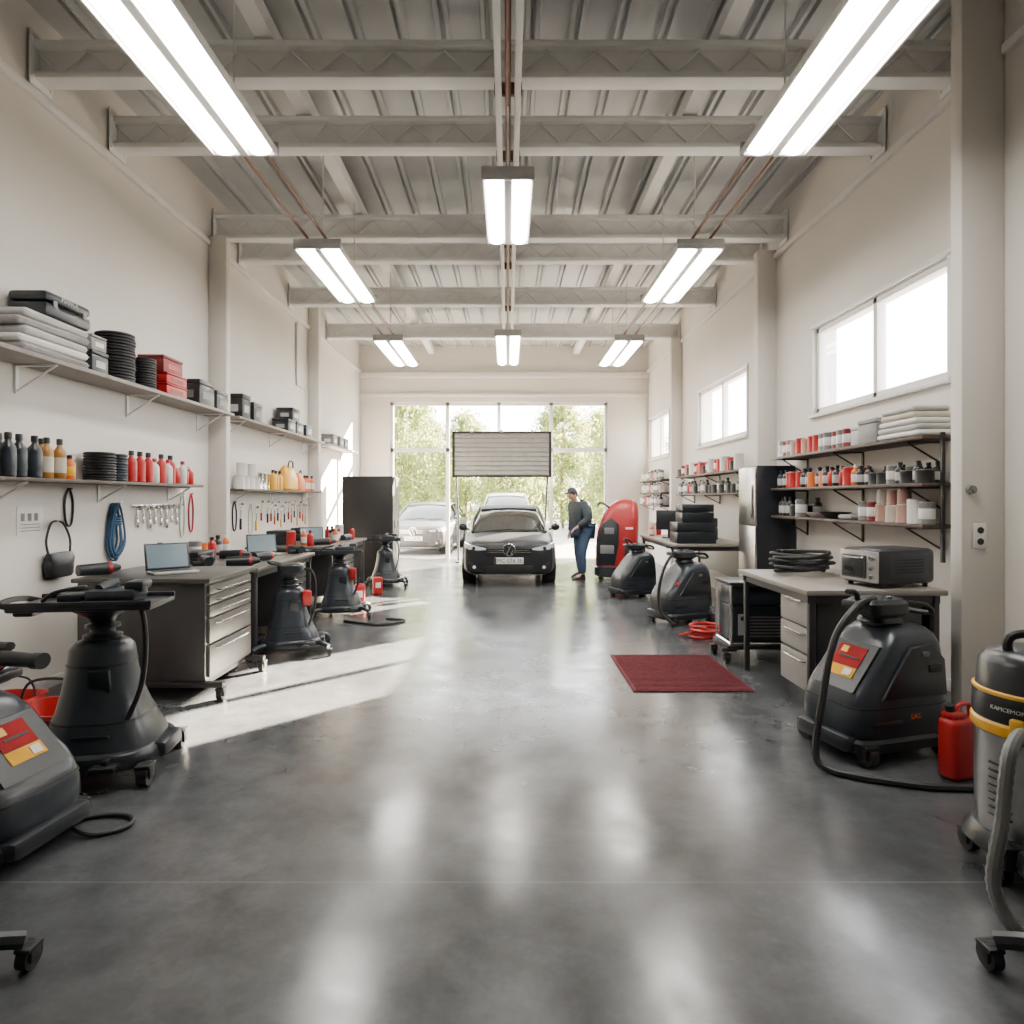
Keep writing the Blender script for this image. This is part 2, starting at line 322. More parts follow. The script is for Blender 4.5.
# ================================================================ SHARED PARTS
def caster(par,x,y,r=.045):
    c=P(par,'caster',BLACK,box(0,0,r*1.75,r*1.3,r*1.6,r*.35,.004),box(-r*.55,0,r*1.25,r*.16,r*1.1,r*1.1,.002),box(r*.55,0,r*1.25,r*.16,r*1.1,r*1.1,.002),loc=(x,y,0))
    P(c,'wheel',BLACK,cyl((-r*.42,0,r),(r*.42,0,r),r,seg=18),cyl((-r*.46,0,r),(r*.46,0,r),r*.4,seg=12))
def scrubA(loc,rz=0,sc=1,outr=False,tray=True,label='dark slate-grey floor scrubber with a bell-shaped body on casters',hose=True,mark=False):
    o=T('floor_scrubber',label,'floor cleaning machine',loc,rz,sc)
    P(o,'skirt',PLAS,loftz([(.075,0,0,.29,.26,3.2),(.09,0,0,.32,.29,3.2),(.12,0,0,.325,.295,3.2),(.155,0,0,.315,.285,3),(.17,0,0,.295,.265,3)]),box(.29,0,.13,.12,.26,.09,.03),box(-.29,0,.13,.12,.26,.09,.03))
    P(o,'body',PLAS2,loftz([(.16,0,0,.285,.255,3),(.2,0,0,.275,.247,3),(.27,-.005,0,.245,.222,2.9),(.35,-.01,0,.212,.195,2.8),(.45,-.018,0,.183,.167,2.7),(.55,-.02,0,.164,.15,2.6),(.63,-.02,0,.156,.142,2.5),(.67,-.02,0,.15,.138,2.5),(.70,-.02,0,.125,.12,2.4),(.715,-.02,0,.09,.09,2.2)]))
    P(o,'panel_seam',BLACK,loftz([(.30,-.007,0,.236,.215,2.9),(.312,-.008,0,.231,.211,2.9)]));P(o,'panel_seam',BLACK,loftz([(.585,-.02,0,.163,.149,2.6),(.595,-.02,0,.161,.147,2.6)]))
    P(o,'neck',PLAS,loftz([(.705,-.02,0,.075,.075,2),(.72,-.02,0,.095,.095,2),(.735,-.02,0,.095,.095,2),(.745,-.02,0,.06,.06,2),(.77,-.02,0,.06,.06,2),(.775,-.02,0,.085,.085,2),(.79,-.02,0,.085,.085,2),(.80,-.02,0,.055,.055,2),(.83,-.02,0,.065,.065,3),(.87,-.02,0,.13,.12,3),(.89,-.02,0,.13,.12,3)]))
    for a in (-1,1):
        for b_ in (-1,1):
            if outr:
                P(o,'outrigger',PLAS,tube([(a*.2,b_*.18,.12),(a*.3,b_*.24,.13),(a*.38,b_*.3,.1)],.028,8));caster(o,a*.39,b_*.31,.042)
            else: caster(o,a*.29,b_*.25,.058)
    if tray:
        P(o,'tray',PLAS,box(-.06,0,.90,.70,.36,.03,.012),box(-.06,-.17,.92,.70,.02,.035,.006),box(-.06,.17,.92,.70,.02,.035,.006),box(-.34,0,.885,.1,.3,.05,.015))
        P(o,'handle',BLACK,tube([(-.38,-.12,.9),(-.46,-.12,.92),(-.48,0,.93),(-.46,.12,.92),(-.38,.12,.9)],.016,8))
        P(o,'control_head',PLAS2,box(.05,0,.95,.26,.2,.07,.025),box(.16,.0,1.0,.1,.14,.05,.015),box(-.16,0,.94,.12,.14,.04,.01),cyl((-.02,-.04,.98),(.02,.06,1.01),.03))
        P(o,'control_knob',GREYP,cyl((.2,-.04,.965),(.2,-.04,.995),.02))
        P(o,'cable_loop',BLACK,tube([(-.28,-.08,.93),(-.2,-.12,.98),(-.1,-.06,1.0),(-.14,.06,.98),(-.26,.08,.94)],.010,6))
    else:
        P(o,'motor_head',PLAS,loftz([(.86,-.0,0,.12,.11,3),(.9,0,0,.15,.12,3.5),(.95,-.01,0,.14,.11,3.5),(.97,-.01,0,.1,.08,3)]))
        P(o,'handle',BLACK,tube([(-.08,-.06,.95),(-.2,-.08,.98),(-.24,0,.99),(-.2,.08,.98),(-.08,.06,.95)],.015,8))
    PS(o,'vent',BLACK,*[box(.02,-.232+.055*i*.5,.25+.03*i,.18,.014,.012,.003) for i in range(3)])
    P(o,'front_grip',PLAS,box(.03,-.150,.5,.11,.03,.16,.012,rot=(.2,0,0)));P(o,'badge',LG,box(.03,-.167,.53,.06,.004,.014,.001,rot=(.2,0,0)))
    P(o,'foot_pedal',BLACK,box(.12,-.31,.12,.12,.08,.025,.008),box(.12,-.28,.14,.03,.06,.03,.006))
    if mark: P(o,'red_pouch',RED,box(.16,-.10,.60,.10,.08,.17,.025,rot=(.2,0,0)),label='small red pouch')
    if hose: P(o,'hose',BLACK,tube([(.08,-.05,.9),(.2,-.1,.9),(.25,-.14,.75),(.24,-.16,.5),(.18,-.19,.32)],.014,8))
    return o
def scrubB(loc,rz=0,sc=1,label='large black floor scrubber with red and yellow label on sloped hood',mark=True,ls=1.0):
    o=T('floor_scrubber',label,'floor cleaning machine',loc,rz,sc)
    P(o,'base',PLAS,loftz([(.06,0,0,.34,.24,6),(.075,0,0,.37,.265,6),(.13,0,0,.375,.27,6),(.15,0,0,.36,.255,6)],36),box(-.36,0,.12,.1,.42,.1,.03))
    P(o,'body',PLAS2,loftz([(.145,0,0,.355,.25,5),(.2,0,0,.368,.258,5.5),(.3,0,0,.364,.258,5.5),(.38,.012,0,.348,.256,5.5),(.44,.03,0,.328,.254,5.5),(.5,.055,0,.303,.25,5),(.6,.09,0,.26,.243,5),(.68,.115,0,.223,.23,5),(.735,.13,0,.190,.205,4.5),(.77,.135,0,.155,.175,4),(.785,.14,0,.12,.14,4)],40))
    P(o,'seam',BLACK,loftz([(.325,.003,0,.363,.2605,5.5),(.337,.005,0,.361,.2605,5.5)],40))
    PS(o,'side_panel',PLAS,prism([(-.2,.38),(.3,.38),(.28,.6),(.18,.7),(.02,.68),(-.1,.52)],-.266,-.235,'y',.01),prism([(-.2,.38),(.3,.38),(.28,.6),(.18,.7),(.02,.68),(-.1,.52)],.235,.266,'y',.01))
    P(o,'head',PLAS,loftz([(.775,.06,0,.09,.10,3),(.80,.055,0,.12,.115,3),(.83,.05,0,.10,.10,3),(.86,.045,0,.16,.13,3.5),(.92,.03,0,.175,.13,3.5),(.945,.03,0,.15,.11,3)]),box(-.1,0,.91,.16,.15,.05,.015))
    P(o,'handle',BLACK,tube([(.18,-.1,.92),(.3,-.12,.9),(.35,-.1,.85),(.35,.1,.85),(.3,.12,.9),(.18,.1,.92)],.017,8));P(o,'lever',BLACK,tube([(-.12,0,.94),(-.16,-.02,.99),(-.24,-.04,1.0)],.016,8))
    P(o,'switch',GREYP,cyl((.06,-.06,.94),(.06,-.06,.962),.022));P(o,'latch',GREYP,box(.12,-.270,.64,.05,.012,.03,.004))
    if mark:
        def sl(z0,z1,ya,yb,off):
            def xe(z):
                tb=[(.38,-.336),(.44,-.298),(.5,-.248),(.6,-.17),(.68,-.108)]
                for (a,x0),(b_,x1) in zip(tb,tb[1:]):
                    if a<=z<=b_: return x0+(x1-x0)*(z-a)/(b_-a)
            pts=[z0+(z1-z0)*i/4 for i in range(5)]
            ring=[(xe(z)-off,z+off*.5) for z in pts]+[(xe(z)+.02,z) for z in pts[::-1]]
            return prism(ring,ya*ls,yb*ls)
        P(o,'hood_panel',PLAS,sl(.41,.67,-.17/ls,.17/ls,.008))
        P(o,'label_panel',LRED,sl(.535,.645,-.11,.10,.012),label='red label panel')
        P(o,'label_strip',LYEL,sl(.475,.53,-.11,.10,.013),label='yellow label strip')
        P(o,'label_patch',WHITE,sl(.485,.52,-.09,-.03,.017),label='white patch on yellow strip');P(o,'label_mark',BLACK,sl(.575,.585,-.09,.06,.016),label='black line on red label');P(o,'label_corner',YEL,sl(.60,.635,.02,.07,.016),label='yellow corner on red label')
        P(o,'lettering',ORG,text('EAS.',.045,TM_((.06,-.2605,.27))))
    for a in (-1,1):
        for b_ in (-1,1): caster(o,a*.29,b_*.24,.066)
    P(o,'grip_recess',BLACK,box(.2,-.266,.55,.1,.012,.05,.005));P(o,'drain_slot',BLACK,box(-.15,-.259,.24,.2,.012,.03,.004))
    P(o,'drain_knob',GREYP,cyl((.3,-.25,.2),(.3,-.285,.2),.03))
    return o
# ================================================================ LEFT MACHINES
scrubA((-2.30,3.67,0),.15,1.05,label='slate-grey bell-shaped floor machine with a tool tray on top')
scrubA((-2.18,6.45,0),.3,.92,outr=True,tray=False,label='dark bell-shaped floor machine with outrigger casters by the bench',mark=True)
scrubA((-2.2,8.45,0),.2,.93,outr=True,tray=True,label='dark bell-shaped floor machine between two benches',mark=True)
scrubA((-2.15,11.3,0),.1,.90,outr=True,label='dark bell-shaped floor machine near the tall black cabinet')
scrubA((-1.97,1.80,0),.0,1.0,outr=True,tray=False,label='dark floor machine with outrigger casters, mostly out of view')
o=scrubB((-2.38,2.85,0),pi-.12,(1,1,.84),label='black floor scrubber with red yellow label and drill-like control handle',ls=.85)
P(o,'control_grip',PLAS,cyl((-.32,.02,1.0),(-.02,.0,1.01),.035,.045),cyl((-.36,.02,1.0),(-.32,.02,1.0),.042),box(.02,0,1.0,.16,.14,.1,.02));P(o,'side_lever',BLACK,tube([(-.05,.06,1.02),(-.2,.14,1.1),(-.36,.18,1.12)],.022,8))
P(o,'red_button',RED,box(-.04,0.02,1.065,.09,.06,.03,.01));P(o,'red_collar',RED,cyl((-.12,.02,1.0),(-.15,.02,1.0),.05))
P(o,'cable',BLACK,tube([(-.1,.2,.95),(-.2,.3,.8),(-.1,.34,.5),(-.15,.36,.2)],.012,7))
TM('power_cable','black power cable curled on the concrete floor','cable',BLACK,tube([(-.3,-.1,0),(-.1,.1,0),(.08,.12,0),(.14,.02,0),(.02,-.06,0),(-.12,.0,0.012),(-.22,.12,0)],.011,7),loc=(-1.92,2.98,.012))
# right machines
o=scrubB((2.28,4.0,0),.28,.98,label='large black floor scrubber with red and yellow label and long hose')
P(o,'hose',BLACK,tube(loc_of(o,[(2.26,3.95,.93),(2.1,3.85,.9),(1.93,3.78,.72),(1.83,3.72,.4),(1.76,3.66,.1),(1.80,3.6,.025),(1.95,3.5,.02),(2.2,3.4,.02),(2.42,3.38,.02),(2.62,3.36,.02)]),.021,8,k=8))
o=scrubB((1.98,10.1,0),.3,.88,mark=False,label='black floor scrubber with upright handle near the red machine')
P(o,'steering_handle',BLACK,tube([(-.02,0,.93),(-.08,-.02,1.0),(-.2,-.02,1.04)],.018))
o=scrubB((2.17,8.05,0),.35,.94,label='black floor scrubber with hose loop beside the equipment bench',mark=False)
P(o,'hose',BLACK,tube([(0,0,.95),(-.25,-.1,.85),(-.4,-.12,.55),(-.42,-.15,.2),(-.3,-.3,.03)],.02));P(o,'label_patch',LRED,box(-.2,-.2,.53,.01,.1,.06,.003,rot=(0,.65,0)),label='small red label')
scrubA((1.98,1.80,0),.0,1.0,outr=True,tray=False,label='dark floor machine with outrigger casters, mostly out of view')
o=T('wet_dry_vacuum','yellow, black and steel wet and dry vacuum on casters','vacuum cleaner',(2.19,2.65,0))
P(o,'drum',STEEL,lathe([(.19,.15),(.205,.17),(.212,.3),(.212,.57),(.217,.585)],32))
P(o,'base',PLAS,loftz([(.09,0,0,.22,.22,2.6),(.11,0,0,.24,.24,2.6),(.15,0,0,.235,.235,2.4),(.18,0,0,.217,.217,2)]),box(-.21,-.1,.13,.08,.1,.1,.02),box(-.15,-.19,.13,.12,.08,.1,.02))
P(o,'ring',YEL,lathe([(.222,.59),(.226,.6),(.226,.63),(.218,.64)],32));P(o,'upper_ring',YEL,lathe([(.216,.745),(.220,.75),(.220,.76),(.212,.765)],32))
P(o,'head',PLAS,lathe([(.217,.64),(.222,.655),(.219,.74),(.205,.78),(.198,.87),(.165,.91),(.1,.93),(0.001,.935)],32))
P(o,'clip',YEL,box(-.185,-.130,.63,.03,.05,.09,.01,rot=(0,0,.6)),label='yellow latch clip')
P(o,'lettering',WHITE,text('KAMCEMON',.023,Matrix.Translation((0,0,.70))@Matrix.Rotation(-1.12,4,'Z'),bend=.222))
P(o,'vent_grille',BLACK,*[tube([(.213*math.cos(a),.213*math.sin(a),.26+.03*i) for a in [pi*1.03+.07*j for j in range(7)]],.006,5,straight=True) for i in range(8)])
P(o,'carry_handle',BLACK,tube([(-.12,0,.9),(-.1,0,.98),(.1,0,.98),(.12,0,.9)],.018))
hp=loc_of(o,[(2.01,2.5,.60),(1.92,2.4,.66),(1.80,2.3,.62),(1.76,2.28,.4),(1.73,2.28,.17),(1.77,2.22,.05),(1.9,2.19,.035),(2.2,2.19,.035)])
P(o,'hose',GREYP,tube(hp,.022,10,k=12,rib=.14),label='ribbed grey hose')
for a,b_ in ((-.2,-.06),(-.12,-.19),(.2,-.1),(.15,.18),(-.15,.18)): caster(o,a,b_,.048)
# ================================================================ CABINETS & DESKS
def drawers(o,x,s,y0,y1,zs,m,hm=CHR):
    for a,c in zip(zs,zs[1:]):
        d=P(o,'drawer',m,box(x+s*.012,(y0+y1)/2,(a+c)/2,.024,y1-y0-.02,c-a-.014,.006))
        q=min(.14,(y1-y0)*.25)
        P(d,'handle',hm,tube([(x+s*.02,y0+q-.02,c-.05),(x+s*.05,y0+q,c-.05),(x+s*.05,y1-q,c-.05),(x+s*.02,y1-q+.02,c-.05)],.008,6,straight=True))
o=T('drawer_cabinet','dark metal drawer cabinet on casters with chrome handles, laptop on top','cabinet',(-2.8,5.3,0))
P(o,'body',CABD,bx(-.5,.48,-.4,.45,.14,.9,.008));P(o,'worktop',TOPD,bx(-.53,.53,-.43,.48,.9,.935,.008))
P(o,'base_frame',BLACK,bx(-.5,.62,-.42,-.36,.1,.14,.006),bx(-.5,.62,.4,.46,.1,.14,.006),bx(.4,.46,-.4,.44,.1,.14))
drawers(o,.48,1,-.38,.43,[.16,.42,.62,.72,.8,.88],CABG)
for a in (-.45,.6):
    for b_ in (-.39,.43): caster(o,a,b_,.05)
def desk(label,x0,x1,y0,y1,h,top,side,dr=None,m=CABG,body=CABD,th=.04):
    cx,cy=(x0+x1)/2,(y0+y1)/2;o=T('workbench',label,'workbench',(cx,cy,0));w,d=(x1-x0)/2,(y1-y0)/2
    P(o,'worktop',top,bx(-w,w,-d,d,h-th,h,.008))
    for a in (-1,1):
        for b_ in (-1,1): P(o,'leg',body,box(a*(w-.06),b_*(d-.06),(h-th)/2,.045,.045,h-th,.005))
    P(o,'frame',body,*[bx(-w+.03,w-.03,b_*(d-.06)-.015,b_*(d-.06)+.015,h-.1,h-th) for b_ in (-1,1)],*[bx(a*(w-.06)-.015,a*(w-.06)+.015,-d+.03,d-.03,h-.1,h-th) for a in (-1,1)])
    P(o,'modesty_panel',body,bx((-side)*(w-.05)-.01,(-side)*(w-.05)+.01,-d+.08,d-.08,.35,h-th))
    if dr:
        q0,q1=dr[0]-cy,dr[1]-cy;xf=side*(w-.1)
        P(o,'drawer_unit',body,bx(min(xf,-side*(w-.15)),max(xf,-side*(w-.15)),q0,q1,.12,h-th,.006))
        drawers(o,xf,side,q0,q1,[.13,.4,.6,h-.06],m,CHR)
    return o
desk('long grey workbench with drawer unit, cluttered with tools',-3.6,-2.38,6.1,7.9,.88,TOPG,1,(7.1,7.8))
desk('grey workbench carrying tools and bottles against the wall',-3.6,-2.38,8.75,10.8,.88,TOPG,1,(9.3,10.2))
desk('grey-topped workbench with drawer unit, electric oven on top',2.1,3.1,4.5,5.85,.9,TOPM,-1,(4.56,5.12),CABW,CABD)
desk('dark bench carrying black equipment cases',2.35,3.45,9.0,11.4,.9,TOPM,-1,None)
o=T('tall_cabinet','tall matt black double-door cabinet against the wall','cabinet',(-2.82,13.0,0))
P(o,'body',BLACK,bx(-.45,.53,-.38,.4,.04,1.98,.01))
for y0,y1 in ((-.37,.005),(.015,.39)):
    d=P(o,'door',PLAS,bx(.53,.55,y0,y1,.06,1.96,.004));P(d,'handle',CHR,bx(.55,.57,(y0+y1)/2-.01,(y0+y1)/2+.01,.95,1.1,.003))
P(o,'plinth',BLACK,bx(-.42,.5,-.35,.36,0,.04))
o=T('steel_cabinet','tall brushed-steel cabinet with a dark front beside the pillar','cabinet',(3.26,8.14,0))
P(o,'body',PLAS,bx(-.2,.27,-.28,.28,.04,1.95,.008))
for z0,z1 in ((.06,1.2),(1.21,1.93)):
    d=P(o,'door',STEEL,bx(-.225,-.2,-.275,.275,z0,z1,.004));P(d,'handle',CHR,bx(-.25,-.225,-.22,-.2,z0+.1,z0+.5,.003))
P(o,'plinth',BLACK,bx(-.18,.25,-.26,.26,0,.04))
o=T('equipment_cart','open black equipment cart with chrome frame and wheeled base','cart',(2.37,6.2,0))
P(o,'frame',CHR,*[tube([(a,b_,.12),(a,b_,.74)],.012,6,straight=True) for a in (-.28,.28) for b_ in (-.2,.2)],*[tube([(-.28,b_,z),(.28,b_,z)],.012,6,straight=True) for b_ in (-.2,.2) for z in (.18,.73)],*[tube([(a,-.2,z),(a,.2,z)],.012,6,straight=True) for a in (-.28,.28) for z in (.18,.73)])
P(o,'top',PLAS,box(0,0,.745,.6,.44,.03,.008));P(o,'base',BLACK,box(0,0,.15,.64,.44,.04,.008),box(-.3,-.2,.13,.14,.05,.03,.005),box(.34,-.2,.13,.14,.05,.03,.005))
P(o,'equipment_box',PLAS,box(.0,.0,.36,.52,.37,.34,.02));P(o,'upper_box',PLAS2,box(-.02,.0,.62,.48,.33,.17,.02))
P(o,'front_grille',GREYP,*[box(.05,-.187,.25+.03*i,.34,.006,.012) for i in range(7)]);P(o,'control_panel',LG,box(-.17,-.188,.36,.08,.006,.2,.003));P(o,'dial',CHR,cyl((-.17,-.19,.42),(-.17,-.205,.42),.022))
for a in (-.32,.36):
    for b_ in (-.2,.18): caster(o,a,b_,.05)
# red machine
o=T('red_scrubber','tall slanted red scrubber with black front recess and dark base','floor cleaning machine',(2.10,12.35,0),-.2)
P(o,'base',PLAS,loftz([(.06,0,0,.38,.36,5),(.09,0,0,.43,.39,5),(.24,0,0,.42,.38,5),(.26,0,0,.39,.35,5)]))
P(o,'hood',MRED,loftz([(.26,-.01,.02,.39,.35,5),(.6,.0,.03,.40,.35,5),(.9,.02,.04,.39,.34,4.5),(1.15,.06,.05,.36,.32,4),(1.33,.10,.07,.31,.28,3.5),(1.44,.14,.08,.25,.23,3),(1.51,.17,.09,.16,.15,2.6),(1.525,.18,.09,.08,.08,2)],36))
P(o,'front_recess',PLAS,prism([(-.36,.28),(-.02,.28),(.04,.7),(.05,1.05),(-.08,1.18),(-.26,1.08),(-.37,.75)],-.335,-.3,'y',.015),label='black front recess')
P(o,'recess_panel',GREYP,box(-.13,-.34,.93,.18,.02,.12,.008));P(o,'recess_tray',GREYP,box(-.17,-.34,.58,.26,.02,.16,.02))
P(o,'side_vent',BLACK,box(.24,-.315,.5,.18,.03,.2,.01));P(o,'stripe',WHITE,box(.24,-.305,.98,.14,.02,.04,.004),label='small white badge');P(o,'handlebar',BLACK,tube([(-.1,-.1,1.34),(-.28,-.2,1.46),(-.36,-.25,1.40)],.02))
for a in (-.3,.3):
    for b_ in (-.28,.28): caster(o,a,b_,.055)
TM('rubber_mat','dark red ribbed rubber floor mat on the concrete','mat',MATR,bx(-.485,.485,-.59,.59,0,.012,.004),*[bx(-.46,.46,-.56+.0345*i,-.545+.0345*i,.012,.016) for i in range(33)],loc=(1.49,5.7,0))
TM('hose_coil','bright red hose coiled on the floor','hose',RED,tube([((.2+.02*math.sin(i*1.7))*math.cos(i*.7),(.19+.03*math.cos(i*1.3))*math.sin(i*.7),.016+.004*i) for i in range(34)]+[(-.3,.1,.02)],.016,7,k=4),loc=(2.22,7.05,0))
o=T('jerrycan','red plastic jerrycan standing on the floor','canister',(2.50,3.55,0),.3)
P(o,'body',RED,box(0,0,.17,.2,.12,.34,.035,seg=3),box(-.04,0,.355,.1,.08,.04,.015));P(o,'handle',RED,tube([(-.02,0,.36),(.0,0,.4),(.07,0,.4),(.085,0,.33)],.013));P(o,'cap',BLACK,cyl((-.06,0,.37),(-.07,0,.41),.024))
def tub(loc,rz,sc,label):
    o=T('plastic_tub',label,'tub',loc,rz,sc)
    P(o,'body',RED,loftz([(0,0,0,.14,.13,4),(.01,0,0,.15,.14,4),(.17,0,0,.19,.17,4),(.18,0,0,.205,.185,4),(.195,0,0,.205,.185,4),(.195,0,0,.187,.167,4),(.05,0,0,.15,.135,4)]));P(o,'handle',BLACK,tube([(-.19,0,.19),(-.12,0,.33),(.12,0,.33),(.19,0,.19)],.008))
tub((-2.90,4.08,0),0,1.15,'red plastic tub on the floor by the wall');tub((-3.45,4.45,0),0,.9,'smaller red plastic tub on the floor by the wall')
def rcan(loc,s,label):
    o=T('red_canister',label,'canister',loc,.4,s)
    P(o,'body',RED,box(0,0,.2,.22,.16,.4,.04,seg=3));P(o,'handle',BLACK,tube([(-.07,0,.38),(-.05,0,.47),(.05,0,.47),(.07,0,.38)],.012));P(o,'label_patch',WHITE,box(0,-.082,.22,.12,.005,.12,.002))
rcan((-2.15,9.2,0),.8,'red canister with black handle on the floor by the bench');rcan((-2.75,6.6,0),.8,'red canister standing under the grey bench');rcan((-2.1,10.3,0),.7,'small red canister on the floor by the bench')
TM('floor_hose','black hose trailing over the floor','hose',BLACK,tube([(-.3,.25,0),(-.05,.1,0),(.15,.0,0),(.35,.1,0),(.45,.3,0),(.2,.4,0)],.014,7),loc=(-1.75,7.75,.014))
# ================================================================ SHELVES
def shelf(label,xw,s,depth,y0,y1,z,m,bm_,th=.035,nb=3,drop=.22,group='wall shelves'):
    o=T('wall_shelf',label,'shelf',(xw,(y0+y1)/2,z-th),group=group);L=(y1-y0)/2
    P(o,'board',m,bx(0 if s>0 else -depth,depth if s>0 else 0,-L,L,0,th,.004))
    for i in range(nb):
        y=-L+.25+(2*L-.5)*i/max(1,nb-1)
        P(o,'bracket',bm_,box(s*.008,y,-drop/2,.014,.03,drop,.002),box(s*depth*.46,y,-.007,depth*.9,.03,.014,.002),tube([(s*.012,y,-drop*.92),(s*depth*.86,y,-.014)],.008,6,straight=True))
    return o
ZT,ZL=2.6,1.7
shelf('long grey shelf stacked with cases, boxes and filters',XL,1,.35,3.2,7.96,ZT,SHELF,BEAM,nb=4)
shelf('long grey upper shelf with black cartons',XL,1,.33,8.16,11.95,ZT,SHELF,BEAM,nb=3)
shelf('grey upper shelf with small boxes further along the wall',XL,1,.33,12.2,14.6,ZT,SHELF,BEAM,nb=2)
shelf('dark lower shelf lined with bottles and filters',XL,1,.28,3.2,7.3,ZL,WOODD,BEAM,th=.03,nb=4,drop=.16)
shelf('dark lower shelf with jars, tubs and bags',XL,1,.28,8.4,11.9,ZL-.03,WOODD,BEAM,th=.03,nb=3,drop=.16)
RZ=(1.34,1.67,2.04)
for z in RZ: shelf('dark wooden wall shelf filled with tins and bottles',XR,-1,.34,4.96,7.82,z,WOODD,BLACK,th=.03,nb=3,drop=.2,group='near storage shelves')
TM('shelf_upright','straight black steel upright holding the shelves','shelf upright',BLACK,bx(-.0125,.0125,-.0125,.0125,0,1.01),loc=(3.36,4.945,1.05))
for z in (1.63,1.96): shelf('dark wall shelf with small containers',XR,-1,.3,9.0,12.4,z,WOODD,BLACK,th=.03,nb=3,drop=.15,group='middle storage shelves')
for z in (1.4,1.68,1.96): shelf('dark wall shelf near the far window',XR,-1,.3,13.6,15.8,z,WOODD,BLACK,th=.03,nb=2,drop=.12,group='far storage shelves')
# ---------------------------------------------------------------- small item prototypes
def bottle(loc,h,r,m,cm,lm=None,label='plain plastic bottle with screw cap',group=None,rz=0):
    o=T('bottle',label,'bottle',loc,rz,group=group)
    P(o,'body',m,lathe([(r*.85,0),(r,.01),(r,h*.62),(r*.9,h*.7),(r*.42,h*.8),(r*.4,h*.86)],16))
    P(o,'cap',cm,lathe([(r*.48,h*.85),(r*.48,h*.98),(r*.4,h)],12))
    if lm: P(o,'label_band',lm,lathe([(r*1.02,h*.15),(r*1.03,h*.16),(r*1.03,h*.52),(r*1.02,h*.53)],16))
    return o
def can(loc,h,r,m,lm,label,group=None,band=None):
    o=T('paint_tin',label,'tin',loc,group=group)
    P(o,'body',m,lathe([(r,0),(r*1.03,.006),(r,.012),(r,h-.014),(r*1.03,h-.008),(r*1.02,h)],18));P(o,'lid',lm,lathe([(r*.9,h),(r*.9,h+.006),(r*.8,h+.004)],18))
    if band: P(o,'label_band',band,lathe([(r*1.01,h*.25),(r*1.02,h*.26),(r*1.02,h*.72),(r*1.01,h*.73)],18))
    return o
def carton(loc,sx,sy,sz,m,lm=None,label='plain storage carton with lid',group=None,rz=0,name='carton'):
    o=T(name,label,'box',loc,rz,group=group)
    P(o,'body',m,box(0,0,sz/2*.8,sx,sy,sz*.8,.01));P(o,'lid',m,box(0,0,sz*.9,sx*1.03,sy*1.03,sz*.2-.003,.01))
    if lm: P(o,'side_label',lm,bx(sx*.5,sx*.5+.003,-sy*.28,sy*.28,sz*.25,sz*.55));P(o,'end_label',lm,bx(-sx*.25,sx*.25,-sy*.5-.003,-sy*.5,sz*.25,sz*.55))
    return o
def towel(loc,sx,sy,h,m,label,rz=0,group=None):
    return TM('folded_cloth',label,'cloth',m,box(0,0,h/2,sx,sy,h,h*.45,seg=3),box(sx*.03,0,h*.52,sx*.97,sy*.98,h*.1,h*.03),loc=loc,rot=(0,0,rz),group=group)
def ring(loc,r,h,m,label,group):
    o=T('filter_ring',label,'filter',loc,group=group)
    P(o,'rim',m,lathe([(r*.9,0),(r,h*.15),(r,h*.35),(r*.93,h*.5),(r,h*.65),(r,h*.85),(r*.9,h*.97)],24));P(o,'hub',GREYP,lathe([(r*.4,h*.97),(r*.4,h*.99),(r*.2,h*.985)],16));return o
def case(loc,sx,sy,sz,label,rz=0,txt=None,m=PLAS,group=None,bv=.012):
    o=T('tool_case',label,'case',loc,rz,group=group)
    P(o,'lower_shell',m,box(0,0,sz*.27,sx,sy,sz*.54,bv));P(o,'upper_shell',m,box(0,0,sz*.78,sx,sy,sz*.43,bv*1.2))
    P(o,'handle',BLACK,tube([(sx*.5,-sy*.15,sz*.5),(sx*.5+.03,-sy*.13,sz*.5),(sx*.5+.03,sy*.13,sz*.5),(sx*.5,sy*.15,sz*.5)],.008,6))
    PS(o,'latch',GREYP,box(sx*.5,-sy*.32,sz*.52,.012,.04,.05,.003),box(sx*.5,sy*.32,sz*.52,.012,.04,.05,.003))
    if txt: P(o,'lettering',LG,text(txt,.055,TM_((sx*.5+.001,0,sz*.82),pi/2)))
    return o
XS=XL+.18
z=ZT+.001
for i in range(5):
    towel((XS-.0,4.88-.02*(i%2),z+i*.062),.3,.74-.02*(i%3),.06,(TOWEL,WHITE,LG,TOWEL,LG)[i],'folded grey polishing cloths in a stack',group='folded cloths on the upper shelf',rz=.03*(-1)**i)
case((XS,5.0,z+.312),.3,.52,.19,'black tool case with pale lettering on folded cloths',txt='MANCK',bv=.03)
carton((XS,5.42,z),.24,.22,.19,PLAS,LG,'small dark box with grey label');carton((XS,5.42,z+.191),.22,.2,.13,TOWEL,WHITE,'small grey box on a dark box')
r0=ring((XS+.0,5.82,z),.16,.055,BLACK,'black ring filter pads in a tall stack','ring filters on the upper shelf')
for i in range(1,8): dup(r0,(XS+.004*(-1)**i,5.82,z+i*.055))
r1=ring((XS+.03,6.22,z),.11,.05,BLACK,'smaller black ring filter pads in a stack','ring filters on the upper shelf')
for i in range(1,6): dup(r1,(XS+.03,6.22,z+i*.05))
c0=carton((XS,6.62,z),.3,.4,.11,RED,REDD,'flat red boxes stacked on the shelf','red boxes on the upper shelf')
dup(c0,(XS,6.62,z+.111));c1=carton((XS-.01,6.6,z+.222),.26,.38,.17,REDD,RED,'dark red box on top of the stack','red boxes on the upper shelf')
carton((XS,7.3,z),.28,.36,.28,PLAS,GREYP,'matt black carton near the pillar');carton((XS,7.72,z),.26,.3,.23,PLAS2,GREYP,'slate carton near the pillar')
